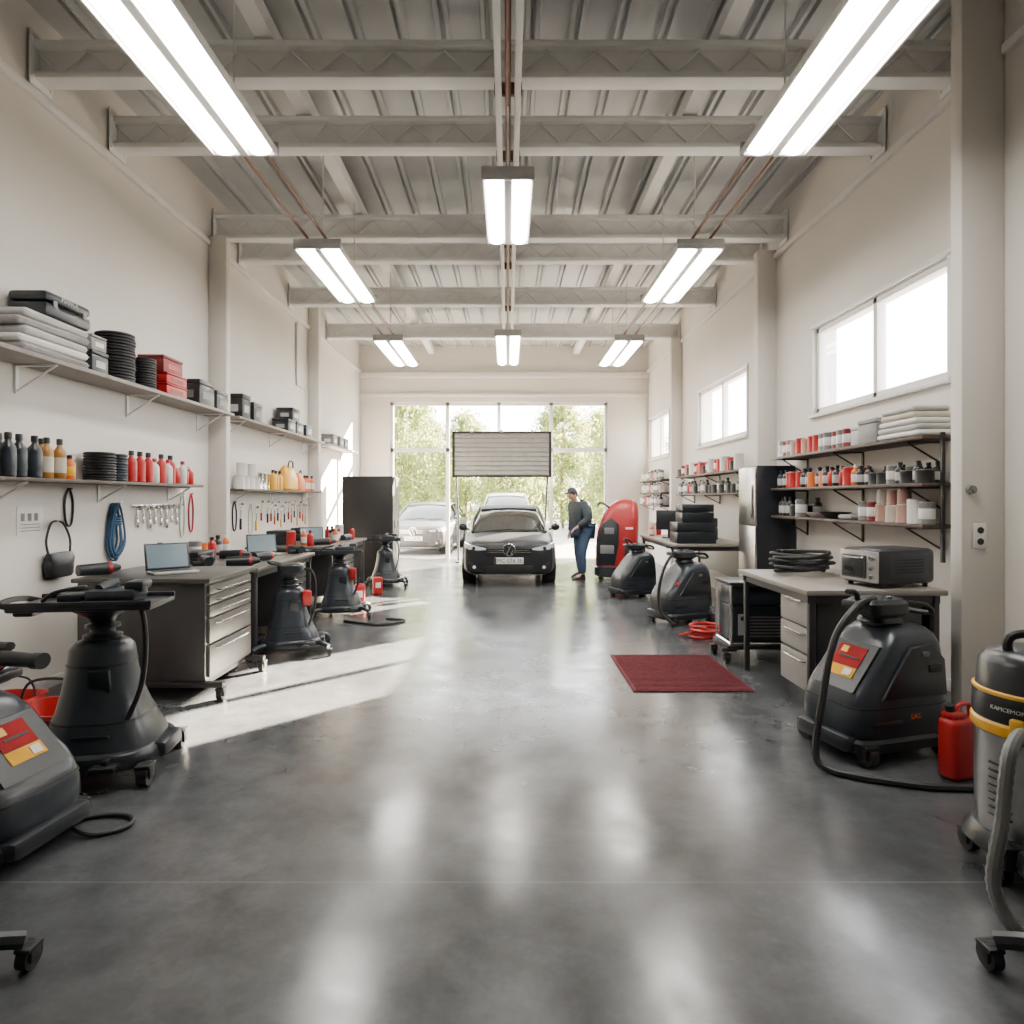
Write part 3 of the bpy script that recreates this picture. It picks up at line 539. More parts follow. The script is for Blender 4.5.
carton((XS-.02,8.5,z),.24,.26,.32,BLACK,LG,'black carton on the second shelf');carton((XS,8.85,z),.24,.3,.26,PLAS,GREYP,'dark carton on the second shelf')
q=carton((XS,10.2,z),.26,.34,.2,PLAS2,LG,'slate carton with grey label','cartons on the second shelf')
for y,zz in ((10.6,z),(11.1,z),(10.4,z+.201)): dup(q,(XS,y,zz))
q=carton((XS,12.8,z),.24,.3,.22,GREYP,WHITE,'grey carton on the far shelf','cartons on the far shelf')
dup(q,(XS,13.3,z));dup(q,(XS,13.7,z))
z=ZL+.001;XB=XL+.16
b1=bottle((XB,4.3,z),.32,.05,PLAS,BLACK,PLAS2,'black polish bottle with dark cap','black bottles on the lower shelf')
for y,dx in ((4.44,0),(4.57,.02),(4.70,0),(4.84,.01),(4.4,-.1),(4.62,-.09),(3.95,0),(4.1,.01)): dup(b1,(XB+dx,y,z))
b2=bottle((XB,4.98,z),.32,.046,AMB,BLACK,CREAM,'amber bottle with cream label band','amber bottles on the lower shelf')
dup(b2,(XB+.01,5.11,z));dup(b2,(XB-.09,5.05,z))
bottle((XB,5.24,z),.2,.042,ORG,BLACK,YEL,'short orange bottle with yellow band')
r2=ring((XB,5.63,z),.125,.05,BLACK,'black filter discs in a stack','filter discs on the lower shelf')
for i in range(1,5): dup(r2,(XB,5.63,z+i*.05))
r3=ring((XB+.02,5.86,z),.08,.05,PLAS2,'small slate filter discs stacked','filter discs on the lower shelf')
for i in range(1,5): dup(r3,(XB+.02,5.86,z+i*.05))
b4=bottle((XB,6.1,z),.3,.05,RED,BLACK,None,'red spray bottle with black cap','red bottles on the lower shelf')
for y in (6.23,6.38,6.6,6.8): dup(b4,(XB+.02*R.random(),y,z))
b5=bottle((XB,6.5,z),.25,.045,WHITE,RED,None,'white bottle with red cap','white bottles on the lower shelf')
for y in (6.7,7.0): dup(b5,(XB+.03,y,z))
b6=bottle((XB,6.91,z),.2,.045,RED,WHITE,None,'small red bottle with white cap','small red bottles on the lower shelf')
for y in (7.1,7.21): dup(b6,(XB,y,z))
z=ZL-.029
j=can((XB,8.55,z),.17,.07,WHITE,LG,'white tub with grey lid','white tubs on the lower shelf')
for y in (8.72,8.9,9.08): dup(j,(XB,y,z))
dup(j,(XB,8.63,z+.177));dup(j,(XB,8.98,z+.177))
c=can((XB,9.25,z),.24,.05,CHR,LG,'bright metal canister with lid','metal canisters');dup(c,(XB,9.4,z));dup(c,(XB-.05,9.7,z))
bb=bottle((XB+.08,9.56,z),.3,.05,YEL,BLACK,None,'yellow bottle with black cap','yellow bottles on the lower shelf');dup(bb,(XB+.02,9.84,z));dup(bb,(XB+.03,9.98,z))
o=T('yellow_bag','yellow soft tool bag with black strap','bag',(XB+.02,10.35,z))
P(o,'body',YEL,loftz([(0,0,0,.11,.24,3),(.03,0,0,.13,.28,3),(.2,0,0,.12,.28,3),(.34,0,0,.08,.22,2.5),(.4,0,0,.03,.16,2)]));P(o,'strap',BLACK,tube([(.05,-.12,.34),(.06,-.08,.46),(.06,.08,.46),(.05,.12,.34)],.012))
o=T('orange_bag','orange soft pouch with strap','bag',(XB,10.92,z));P(o,'body',ORG,loftz([(0,0,0,.1,.18,3),(.14,0,0,.11,.2,3),(.3,0,0,.05,.14,2)]));P(o,'strap',BLACK,tube([(.04,-.08,.26),(.05,0,.35),(.04,.08,.26)],.01))
b=bottle((XB,11.3,z),.28,.05,ORG,BLACK,WHITE,'orange bottle with white label','orange bottles')
for y in (11.45,11.7): dup(b,(XB,y,z))
def fill(z,y0,y1,protos,x,group,gap=.005,sc=1.25,two=True):
    y=y0
    while y<y1-.1:
        p,r=protos[R.randrange(len(protos))];r*=sc
        dup(p,(x-.055+R.uniform(-.015,.015),y+r,z),group=group,sc=sc)
        if two and R.random()<.85:
            p2,r2=protos[R.randrange(len(protos))]
            if r2*sc<=r+.001: dup(p2,(x+.115,y+r,z),group=group,sc=sc*.96)
        y+=2*r+gap+R.random()*.006
def proto_hide(ps):
    for p,_ in ps:
        for c in list(p.children_recursive): bpy.data.objects.remove(c)
        bpy.data.objects.remove(p)
XT=XR-.2
t1=can((0,0,0),.17,.055,WHITE,LG,'white paint tin with grey lid','',None);t2=can((0,0,0),.13,.055,PINK,LG,'pinkish tin with grey lid','');t3=can((0,0,0),.16,.05,STEEL,CHR,'plain steel tin with lid','',WHITE)
t4=bottle((0,0,0),.17,.034,ORG,WHITE,WHITE,'orange bottle with white label','');t5=bottle((0,0,0),.18,.04,PLAS,BLACK,LG,'dark bottle with grey label','')
t6=can((0,0,0),.15,.05,REDD,LG,'dark red tin with white band','',WHITE);t7=can((0,0,0),.12,.055,CREAM,WHITE,'cream tub with white lid','');t8=bottle((0,0,0),.17,.035,RED,BLACK,None,'red bottle with black cap','')
t9=can((0,0,0),.1,.065,BLACK,GREYP,'low black tub with grey lid','');t10=can((0,0,0),.15,.05,GREYP,LG,'grey tin with white band','',WHITE);t11=can((0,0,0),.15,.05,RED,LG,'bright red tin with grey lid','');t12=can((0,0,0),.13,.045,ORG,LG,'orange tin with grey lid','')
A=[(t1,.055),(t6,.05),(t10,.05),(t11,.05),(t8,.036),(t3,.05),(t10,.05),(t2,.055)]
fill(RZ[2]+.001,6.12,7.8,A,XT,'tins on the top shelf',sc=1.15)
fill(RZ[1]+.001,6.05,7.8,[(t4,.034),(t12,.045),(t8,.036),(t5,.04),(t4,.034),(t11,.05)],XT,'bottles on the middle shelf',sc=1.15)
fill(RZ[0]+.001,7.1,7.8,[(t9,.066),(t5,.04),(t10,.05)],XT,'containers on the bottom shelf')
fill(RZ[1]+.001,4.98,6.03,[(t9,.065),(t10,.05),(t5,.04),(t9,.065),(t5,.04)],XT,'dark containers on the middle shelf',sc=1.0)
z=RZ[0]+.001;g='tins on the bottom shelf'
for y,p,st in ((5.07,t10,0),(5.21,t1,0),(5.36,t2,1),(5.51,t7,1),(5.66,t2,1),(5.81,t6,0),(5.95,t10,0)):
    dup(p,(XT-.03,y,z),group=g,sc=1.15)
    if st: dup(t2 if y<5.6 else t7,(XT-.03,y,z+(.160 if p is t2 else .148)),group=g,sc=.95)
for i,(a,h) in enumerate(((.56,.05),(.54,.05),(.5,.05),(.46,.045),(.44,.04))): towel((XT,5.28,RZ[2]+.001+i*.05),.3,a,.048,(WHITE,LG,WHITE,CREAM,LG)[i],'folded pale cloths stacked on the top shelf',group='folded pale cloths')
carton((XT,5.76,RZ[2]+.001),.24,.3,.22,GREYP,WHITE,'grey carton with white label on the shelf');carton((XT,6.0,RZ[2]+.001),.2,.15,.18,LG,WHITE,'small grey carton with white label')
TM('shallow_bowl','dark shallow bowl on the shelf','bowl',BLACK,lathe([(.05,0),(.08,.005),(.15,.06),(.155,.065),(.145,.06),(.07,.012),(.001,.01)],24),loc=(XT,6.55,RZ[0]+.001))
TM('shallow_bowl','shallow white bowl on the shelf','bowl',WHITE,lathe([(.05,0),(.08,.005),(.13,.05),(.135,.055),(.125,.05),(.06,.012),(.001,.01)],24),loc=(XT,6.9,RZ[0]+.001))
towel((XT,6.2,RZ[0]+.001),.2,.24,.05,TOWEL,'grey folded cloth on the bottom shelf')
fill(1.961,9.05,12.2,[(t8,.038),(t1,.065),(t11,.055),(t6,.062),(t9,.07)],XT,'containers on the middle storage shelves',two=False)
fill(1.631,9.05,12.2,[(t9,.072),(t5,.042),(t8,.038),(t10,.055)],XT,'containers on the middle storage shelves',two=False)
for z in (1.401,1.681,1.961): fill(z,13.7,15.6,[(t8,.038),(t10,.055),(t5,.042),(t7,.068)],XT,'containers on the far storage shelves',two=False)
LB=.881
for x,y,p in [(-2.75,8.9,t8),(-2.9,9.1,t4),(-2.65,9.85,t6),(-2.9,10.3,t8),(-2.8,10.6,t1),(-2.6,9.65,t4),(-2.55,10.45,t8),(-3.0,9.75,t12),(-3.05,9.0,t11),(-2.75,10.0,t5)]: dup(p,(x,y,LB),group='bottles on the bench',sc=1.3)
for y,p in ((6.25,t5),(6.95,t10),(7.1,t12),(7.35,t8),(7.5,t5),(7.7,t4)): dup(p,(-3.4,y,LB),group='bottles on the bench',sc=1.3)
for x,y,p in ((2.6,9.85,t8),(2.5,11.1,t1),(2.65,11.25,t8),(2.45,10.9,t4)): dup(p,(x,y,.901),group='containers on the equipment bench',sc=1.3)
proto_hide([(t,0) for t in (t1,t2,t3,t4,t5,t6,t7,t8,t9,t10,t11,t12)])
def laptop(loc,rz,label):
    o=T('laptop',label,'laptop',loc,rz)
    P(o,'base',LG,box(0,0,.01,.34,.24,.018,.005));P(o,'keyboard',BLACK,box(0,.02,.02,.29,.12,.003))
    l=P(o,'lid',PLAS,box(0,0,.115,.34,.012,.23,.005),loc=(0,.12,.015),rot=(-.3,0,0));P(l,'screen',SCR,box(0,-.007,.118,.31,.003,.195))
laptop((-2.75,5.25,.936),.75,'open laptop with lit screen on the drawer cabinet')
laptop((-2.85,7.5,LB),.6,'open laptop on the workbench')
laptop((-2.85,9.4,LB),.5,'open laptop on the second workbench')
def powertool(loc,rz,label,m=PLAS,am=RED):
    o=T('power_tool',label,'power tool',loc,rz)
    P(o,'body',m,cyl((-.16,0,.05),(.06,0,.05),.045,.05),cyl((.06,0,.05),(.15,0,.05),.05,.02));P(o,'grip',BLACK,box(-.1,.07,.03,.05,.14,.05,.015));P(o,'collar',am,cyl((.05,0,.05),(.075,0,.05),.051))
    return o
for (x,y,r) in ((-2.6,6.3,.4),(-3.0,6.35,2.2),(-2.6,6.85,1.2),(-3.0,7.05,.2),(-2.6,7.75,2.5),(-2.6,9.1,.5),(-2.55,10.15,1.4),(-3.25,5.1,1)):
    powertool((x,y,LB if y>6 else .936),r,'dark hand power tool lying on the bench')
case((-3.25,6.65,LB),.25,.4,.12,'flat black case on the bench');case((-3.25,10.2,LB),.3,.4,.2,'black case on the bench by the wall')
case((-3.3,9.3,LB),.3,.36,.2,'black case with latches on the bench')
TM('cable_bundle','large tangled pile of black hoses and cables','cable',BLACK,tube([(.20*math.cos(i*1.1)*(1+.35*math.sin(i*2.3)),.19*math.sin(i*1.1)*(1+.25*math.cos(i*1.9)),.02+.0045*i+.01*math.sin(i*1.7)) for i in range(38)],.015,8,k=5),loc=(2.52,5.50,.906))
o=T('toaster_oven','black countertop electric oven with silver framed glass door','oven',(2.80,4.78,.901),-1.28,(1.0,1.0,1.12))
P(o,'body',PLAS,box(0,.04,.135,.36,.52,.23,.035));P(o,'front_panel',STEEL,box(0,-.222,.135,.34,.012,.2,.004));d=P(o,'door',PLAS2,box(-.04,-.232,.13,.22,.012,.15,.006));P(d,'handle',CHR,tube([(-.13,-.24,.19),(-.13,-.26,.19),(.05,-.26,.19),(.05,-.24,.19)],.007,6,straight=True));P(d,'window_glass',CGL,box(-.04,-.24,.11,.18,.004,.09,.003))
P(o,'side_vent',BLACK,*[box(.181,.05,.1+.02*i,.004,.26,.008) for i in range(5)]);P(o,'side_panel',PLAS2,box(.178,.05,.14,.008,.36,.15,.003))
for zz in (.07,.13,.19): P(o,'knob',CHR,cyl((.125,-.228,zz),(.125,-.25,zz),.016))
for a in (-.14,.14):
    for b_ in (-.16,.24): P(o,'foot',BLACK,cyl((a,b_,0),(a,b_,.025),.018))
LE=.901
case((2.68,9.3,LE),.56,.42,.3,'large black equipment case on the bench');case((2.71,9.3,LE+.301),.46,.36,.26,'black equipment case stacked on another');case((3.05,10.1,LE),.4,.4,.34,'black case on the equipment bench');carton((3.0,10.8,LE),.4,.4,.4,WHITE,LG,'white box on the equipment bench')
o=T('bench_monitor','black flat monitor on a stand on the bench','monitor',(2.62,10.4,LE),-.3);P(o,'screen',PLAS,box(0,0,.29,.42,.03,.32,.01));P(o,'stand',BLACK,box(0,.02,.07,.05,.03,.14),box(0,.02,.006,.22,.15,.012,.004))
# ================================================================ WALL HANGERS (left)
xw=XL+.001
o=TM('paper_notice','white paper notice with small diagrams fixed to the wall','paper',WHITE,bx(0,.003,-.14,.14,-.11,.11),loc=(xw,5.02,1.37))
PS(o,'print',GREYP,*[bx(.003,.0045,-.1+.07*i,-.06+.07*i,.0,.06) for i in range(3)],*[bx(.003,.0045,-.1,.1,-.03-.025*i,-.024-.025*i) for i in range(3)])
o=T('shoulder_bag','small black leather bag hanging by its strap','bag',(xw,5.28,1.0))
P(o,'body',BLACK,loftz([(-.1,.045,0,.04,.13,3),(-.08,.045,0,.045,.15,3),(.03,.045,0,.045,.16,3),(.09,.045,0,.03,.14,3)]));P(o,'flap',PLAS,loftz([(-.02,.055,0,.045,.13,3),(.05,.055,0,.05,.15,3),(.1,.05,0,.035,.14,3)]));P(o,'strap',BLACK,tube([(.05,-.12,.07),(.04,-.14,.2),(.03,-.08,.33),(.02,0,.36),(.03,.08,.33),(.04,.14,.2),(.05,.12,.07)],.009));P(o,'hook',CHR,cyl((-.002,0,.36),(.05,0,.36),.006))
o=T('rope_coil','dark blue rope hung in a long looped coil','rope',(xw,6.05,1.5))
for i in range(7):
    a=.055+.02*((i*3)%4);b_=.03*((i*5)%3)
    P(o,'rope_loop',BLUE,tube([(.012+.009*i,0,0),(.015+.009*i,-a*.6,-.12),(.02+.008*i,-a,-.36-b_),(.02+.008*i,-a*.3+.02*(i%2),-.48-b_),(.02+.008*i,a,-.34-b_),(.015+.009*i,a*.6,-.12)],.009,6,closed=True))
P(o,'rope_wrap',BLUE,tube([(.045+.035*math.cos(i*1.3),.055*math.sin(i*1.3),-.12-.005*i) for i in range(20)],.010,6,k=4));P(o,'hook',CHR,cyl((-.002,0,0),(.1,0,.01),.007))
for y,z0,h,w,m,lb in ((4.55,1.5,.35,.1,BLACK,'black cable ring hung on the wall'),(5.45,1.63,.32,.05,BLACK,'thin black cable loop hung below the shelf'),(7.55,1.6,.45,.05,RED,'thin red hose loop hung below the shelf'),(8.75,1.5,.4,.06,BLACK,'black belt loop hung on the wall'),(7.35,1.6,.5,.05,WHITE,'thin white cord hung on the wall'),(9.3,1.45,.45,.07,WHITE,'white hose loop hung on the wall')):
    TM('cable_loop',lb,'cable',m,tube([(.01,0,0),(.010,-w,-h*.35),(.010,-w*.8,-h*.85),(.010,0,-h),(.010,w*.8,-h*.85),(.010,w,-h*.35)],.009,7,closed=True),cyl((-.002,0,0),(.04,0,0),.006),loc=(xw,y,z0))
o=T('tool_rail','chrome rail of small hooks with hanging hand tools','tool rail',(xw,6.85,1.47));P(o,'rail',CHR,bx(0,.012,-.5,.5,-.012,.012,.002));
for i in range(9): P(o,'hook',CHR,tube([(.01,-.45+.11*i,0),(.05,-.45+.11*i,0),(.06,-.45+.11*i,.015)],.006,6))
def spanner(loc,h,m,label,g):
    o=T('hand_tool',label,'hand tool',loc,group=g);P(o,'shaft',CHR,box(.012,0,-h*.3,.008,.018,h*.6,.002),lathe([(.02,-.02),(.026,-.012),(.026,.0),(.02,.008)],12,(.024,0,0)));P(o,'grip',m,box(.012,0,-h*.78,.022,.035,h*.42,.008));return o
s0=spanner((xw,6.455,1.448),.2,CHR,'small chrome spanner hung on the rail','hand tools on the wall')
for i in range(1,8): dup(s0,(xw,6.455+.11*i,1.448),sc=(1,.8,1.1,.9,1,1.15,.85,1)[i])
s1=spanner((xw,9.7,1.5),.3,RED,'red-handled hand tool hung on the wall','hand tools on the wall')
for y in (10.1,10.9,11.5): dup(s1,(xw,y,1.48))
s2=spanner((xw,9.95,1.5),.34,BLACK,'black-handled hand tool hung on the wall','hand tools on the wall')
for y in (10.4,10.7,11.2,8.95): dup(s2,(xw,y,1.5-.03*(y%1)),sc=.8+.3*(y%1))
s3=spanner((xw,9.5,1.42),.36,YEL,'yellow-handled hand tool hung on the wall','hand tools on the wall')
for y in (10.55,11.35,11.8): dup(s3,(xw,y,1.42))
s4=spanner((xw,10.25,1.44),.32,ORG,'orange-handled hand tool hung on the wall','hand tools on the wall')
for y in (11.05,11.65): dup(s4,(xw,y,1.44))
o=T('wall_socket','white double power socket on the pillar','socket',(3.36,4.565,1.28));P(o,'plate',WHITE,box(0,-.008,0,.09,.014,.18,.006));PS(o,'outlet',BLACK,cyl((0,-.014,.04),(0,-.017,.04),.024),cyl((0,-.014,-.04),(0,-.017,-.04),.024))
TM('round_switch','round dark control knob on the pillar','switch',GREYP,cyl((0,0,0),(0,-.03,0),.035,.03),cyl((0,-.03,0),(0,-.045,0),.015),loc=(3.30,4.57,1.61))
# ================================================================ CARS
def logo(z,y,r):
    def st(a,b_): return tube([(a[0]*r,y-.006,z+a[1]*r),(b_[0]*r,y-.006,z+b_[1]*r)],r*.1,5,straight=True)
    ringp=tube([(r*math.cos(2*pi*i/20),y-.006,z+r*math.sin(2*pi*i/20)) for i in range(20)],r*.11,6,closed=True,straight=True)
    return [ringp,st((-.38,.85),(0,.12)),st((.38,.85),(0,.12)),st((-.8,.45),(-.38,-.75)),st((-.38,-.75),(0,.02)),st((0,.02),(.38,-.75)),st((.38,-.75),(.8,.45))]
def car(name,label,loc,m,rz=0,sc=(1,1,1),plate='MC 076 3E',emb=True):
    o=T(name,label,'car',loc,rz,sc)
    P(o,'body',m,lofty([(-2.02,.52,.32,.66,3.5),(-2.0,.67,.25,.72,4),(-1.93,.765,.19,.775,4.5),(-1.75,.815,.16,.82,5),(-1.3,.835,.17,.87,6),(-.8,.84,.17,.92,7),(0,.84,.17,.95,7),(.9,.84,.17,.96,7),(1.6,.81,.19,.96,6),(1.9,.76,.22,.92,5),(2.0,.68,.28,.84,4)],36))
    def cab(y,wb,wt,zt):
        zb=.86;h=zt-zb
        return [(-wb,y,zb),(-wb,y,zb+h*.1),(-wt-.02,y,zb+h*.8),(-wt+.04,y,zb+h*.95),(-wt*.5,y,zt),(0,y,zt+.008),(wt*.5,y,zt),(wt-.04,y,zb+h*.95),(wt+.02,y,zb+h*.8),(wb,y,zb+h*.1),(wb,y,zb)]
    sec=[(-.98,.70,.68,.91),(-.6,.735,.63,1.13),(-.15,.75,.585,1.34),(.25,.76,.58,1.385),(.8,.76,.575,1.385),(1.3,.75,.56,1.34),(1.65,.73,.58,1.14),(1.88,.7,.64,.95)]
    P(o,'window_glass',CGL,loft([cab(*s) for s in sec]),ang=25)
    P(o,'roof',m,loft([[(-w,y,z-.03),(-w*.98,y,z+.0),(-w*.5,y,z+.018),(0,y,z+.024),(w*.5,y,z+.018),(w*.98,y,z),(w,y,z-.03)] for y,w,z in ((-.18,.56,1.325),(.2,.585,1.385),(.8,.58,1.39),(1.35,.56,1.335))]))
    for s in (-1,1):
        P(o,'pillar',m,tube([(s*.70,-.98,.9),(s*.69,-.6,1.10),(s*.61,-.17,1.31),(s*.60,.25,1.355),(s*.60,.8,1.355),(s*.59,1.3,1.31),(s*.66,1.65,1.1),(s*.7,1.88,.93)],.026,6))
        P(o,'door_pillar',BLACK,tube([(s*.775,.2,.93),(s*.61,.22,1.34)],.03,6,straight=True))
        P(o,'headlight',HEADL,loft([[(s*x,y,z0),(s*x,y,z1),(s*x,y+.1,z1+.005),(s*x,y+.1,z0)] for x,y,z0,z1 in ((.40,-2.022,.645,.668),(.5,-2.02,.635,.688),(.62,-2.0,.635,.71),(.72,-1.955,.65,.735),(.79,-1.83,.67,.76))]))
        P(o,'headlight_lens',BLACK,cyl((s*.62,-2.015,.672),(s*.62,-1.95,.672),.03));P(o,'fog_surround',BLACK,prism([(s*.44,.25),(s*.70,.28),(s*.72,.42),(s*.62,.42)],-2.005,-1.9,'y',.01));P(o,'fog_light',HEADL,cyl((s*.61,-2.01,.34),(s*.61,-1.95,.34),.028))
        mm=P(o,'mirror',m,sph((s*.91,-.62,.98),.09,(1.0,.6,.75)),tube([(s*.78,-.62,.93),(s*.86,-.62,.96)],.02,6));P(mm,'mirror_glass',CHR,sph((s*.91,-.575,.98),.07,(1.,.3,.75)))
        P(o,'tail_light',RED,box(s*.66,1.93,.75,.2,.1,.14,.03))
        for y in (-1.25,1.25):
            P(o,'wheel_arch',BLACK,cyl((s*.6,y,.34),(s*.845,y,.34),.37,seg=28))
            w=P(o,'wheel',TYRE,cyl((s*.64,y,.31),(s*.855,y,.31),.31,seg=28));P(w,'rim',STEEL,cyl((s*.84,y,.31),(s*.861,y,.31),.21,seg=24),cyl((s*.85,y,.31),(s*.875,y,.31),.05),label='alloy rim')
            P(w,'spoke_gap',BLACK,*[box(s*.863,y+.13*math.cos(a),.31+.13*math.sin(a),.006,.05,.09,.0,rot=(a+pi/2,0,0)) for a in [2*pi*i/5 for i in range(5)]])
    P(o,'grille',BLACK,prism([(-.39,.575),(.39,.575),(.41,.695),(-.41,.695)],-2.035,-1.95,'y',.008));PS(o,'grille_bar',CHR,bx(-.38,.38,-2.046,-2.035,.595,.608),bx(-.385,.385,-2.046,-2.035,.63,.640),bx(-.39,.39,-2.046,-2.035,.665,.679))
    P(o,'lower_intake',BLACK,prism([(-.38,.22),(.38,.22),(.42,.37),(-.42,.37)],-2.035,-1.93,'y',.01));P(o,'intake_bar',CHR,bx(-.62,.62,-2.03,-1.98,.205,.217))
    pl=P(o,'number_plate',PLATE,box(0,-2.045,.455,.5,.014,.115,.004));P(pl,'plate_text',BLACK,text(plate,.1,TM_((.01,-2.053,.455))));P(pl,'plate_band',DBLUE,bx(-.248,-.222,-2.0545,-2.045,.401,.509))
    if emb: P(o,'emblem_disc',PLAS,cyl((0,-2.035,.645),(0,-2.05,.645),.112,seg=24));P(o,'emblem',CHR,*logo(.645,-2.052,.103),label='round chrome emblem')
    PS(o,'hood_crease',BLACK,*[tube([(s*.36,-1.96,.755),(s*.5,-1.3,.862),(s*.6,-.98,.895)],.004,5) for s in (-1,1)])
    PS(o,'wiper',BLACK,tube([(-.5,-.97,.935),(.05,-.92,.965)],.008,5),tube([(.05,-.99,.93),(.55,-.92,.955)],.008,5))
    return o
car('car','dark grey hatchback with round chrome emblem, parked facing forward',(.02,13.2,0),CARP)
car('car','white tall car parked beyond the doorway',(-.05,20.2,-.004),CARW,0,(.98,1.0,1.22),'MA 32 TE')
car('car','silver hatchback parked outside the glazing',(-2.35,19.2,-.004),CARS,-.1,(1.05,1,1.02),'MC 28 FE')
o=T('shutter_panel','grey slatted screen panel on slim posts behind the car','screen',(-.15,15.6,0),0,1.06)
P(o,'panel',SLAT,bx(-1.08,1.08,-.02,.02,1.98,2.95),*[prism([(-.02,1.99+.106*i),(-.06,2.0+.106*i),(-.045,2.08+.106*i),(-.02,2.09+.106*i)],-1.08,1.08,'x') for i in range(9)])
P(o,'frame',BLACK,bx(-1.14,1.14,-.06,.03,2.95,2.99),bx(-1.14,1.14,-.06,.03,1.94,1.98),bx(-1.14,-1.08,-.06,.03,1.94,2.99),bx(1.08,1.14,-.06,.03,1.94,2.99))
for s in (-1,1): P(o,'post',PLAS,tube([(s*1.05,0,1.95),(s*1.0,0,1.0),(s*1.0,0,.03)],.025,8,straight=True));P(o,'foot',PLAS,box(s*1.0,0,.015,.1,.6,.03,.005))
PS(o,'spotlight',WHITE,*[cyl((x,-.04,3.02),(x,-.1,2.99),.03) for x in (-.7,0,.7)])
# ================================================================ PERSON
def skinmesh(verts,edges,sub=2):
    me=bpy.data.meshes.new('sk');me.from_pydata([v[0] for v in verts],edges,[]);ob=bpy.data.objects.new('sk',me);C.objects.link(ob)
    md=ob.modifiers.new('s','SKIN');md.use_smooth_shade=True
    for i,v in enumerate(verts):
        sv=me.skin_vertices[0].data[i];r=v[1];sv.radius=(r,r) if not isinstance(r,tuple) else r;sv.use_root=(i==0)
    s=ob.modifiers.new('u','SUBSURF');s.levels=sub
    dg=bpy.context.evaluated_depsgraph_get();out=bpy.data.meshes.new_from_object(ob.evaluated_get(dg));bpy.data.objects.remove(ob);return out
def sk(par,name,m,verts,edges,sub=2,label=None):
    me=skinmesh(verts,edges,sub);me.materials.clear();me.materials.append(m);me.shade_smooth()
    o=bpy.data.objects.new(name,me);C.objects.link(o);o.parent=par
    if label:o['label']=label
    return o
pe=T('person','standing in dark cap, slate jacket and blue jeans, looking down','person',(1.42,12.4,0),-1.1,1.02)
J={'pel':(0,.03,.92),'sp':(0,.01,1.1),'ch':(0,-.05,1.29),'nk':(0,-.10,1.43),'nk2':(0,-.145,1.49),'hd':(0,-.20,1.56),'ht':(0,-.22,1.64),
 'sL':(.21,-.06,1.38),'sR':(-.21,-.06,1.38),'eL':(.30,-.03,1.12),'eR':(-.30,.02,1.12),'wL':(.21,-.22,.98),'wR':(-.27,-.08,.87),
 'hL':(.12,.03,.9),'hR':(-.12,.03,.9),'kL':(.17,-.12,.5),'kR':(-.14,.04,.5),'aL':(.19,-.10,.09),'aR':(-.17,.12,.09),'tL':(.21,-.26,.04),'tR':(-.20,-.04,.04)}
def body(keys,edges,rad): return [(J[k_],rad[k_]) for k_ in keys],[(keys.index(a),keys.index(b_)) for a,b_ in edges]
kk=['pel','sp','ch','nk','nk2','hd','ht','sL','sR','eL','eR','wL','wR','hL','hR','kL','kR','aL','aR','tL','tR']
ee=[('pel','sp'),('sp','ch'),('ch','nk'),('nk','nk2'),('nk2','hd'),('hd','ht'),('ch','sL'),('ch','sR'),('sL','eL'),('sR','eR'),('eL','wL'),('eR','wR'),('pel','hL'),('pel','hR'),('hL','kL'),('hR','kR'),('kL','aL'),('kR','aR'),('aL','tL'),('aR','tR')]
rr=dict(pel=(.15,.12),sp=(.15,.11),ch=(.17,.12),nk=.065,nk2=.058,hd=(.088,.102),ht=(.075,.088),sL=.07,sR=.07,eL=.047,eR=.047,wL=.03,wR=.03,hL=.095,hR=.095,kL=.06,kR=.06,aL=.042,aR=.042,tL=.035,tR=.035)
v,e=body(kk,ee,rr)
for s,w in ((1,'wL'),(-1,'wR')):
    wi=kk.index(w);wp=Vector(J[w]);d=Vector((-s*.3,-.8,-.5)).normalized() if s>0 else Vector((.05,-.3,-.95)).normalized();side=Vector((s,-.3,0)).normalized();up=Vector((0,0,1)) if s>0 else Vector((-.6,.5,0))
    pm=len(v);v.append((tuple(wp+d*.05),.028));e.append((wi,pm))
    for i,(ln) in enumerate((.07,.08,.075,.06)):
        a=wp+d*.08+side*(-.027+.018*i);b_=a+d*ln*.5-up*.01;c_=b_+d*ln*.3-up*.03
        n=len(v);v+=[(tuple(a),.011),(tuple(b_),.0095),(tuple(c_),.008)];e+=[(pm,n),(n,n+1),(n+1,n+2)]
    a=wp+d*.04-side*.03;n=len(v);v+=[(tuple(a),.012),(tuple(a+d*.035-side*.015-up*.01),.009)];e+=[(pm,n),(n,n+1)]
sk(pe,'body',SKIN,v,e)
dy,dz=-.037,-.02
P(pe,'nose',SKIN,sph((0,-.27+dy,1.562+dz),.016,(.8,1,1.3)));PS(pe,'ear',SKIN,sph((.087,-.155+dy,1.59+dz),.022,(.4,.8,1.2)),sph((-.087,-.155+dy,1.59+dz),.022,(.4,.8,1.2)))
PS(pe,'eye',HAIR,sph((.03,-.262+dy,1.59+dz),.009),sph((-.03,-.262+dy,1.59+dz),.009));P(pe,'mouth',REDD,box(0,-.258+dy,1.533+dz,.045,.012,.008,.003))
P(pe,'hair',HAIR,sph((0,-.135+dy,1.62+dz),.10,(.9,1.0,.85)))
P(pe,'cap',DBLUE,loftz([(1.64+dz,0,-.155+dy,.102,.115,2),(1.68+dz,0,-.155+dy,.098,.112,2),(1.72+dz,0,-.155+dy,.075,.09,2),(1.745+dz,0,-.155+dy,.03,.04,2)]),box(0,-.28+dy,1.63+dz,.14,.1,.012,.005,rot=(.35,0,0)))
jk=['sp','pel','ch','nk','sL','sR','eL','eR','wL','wR']
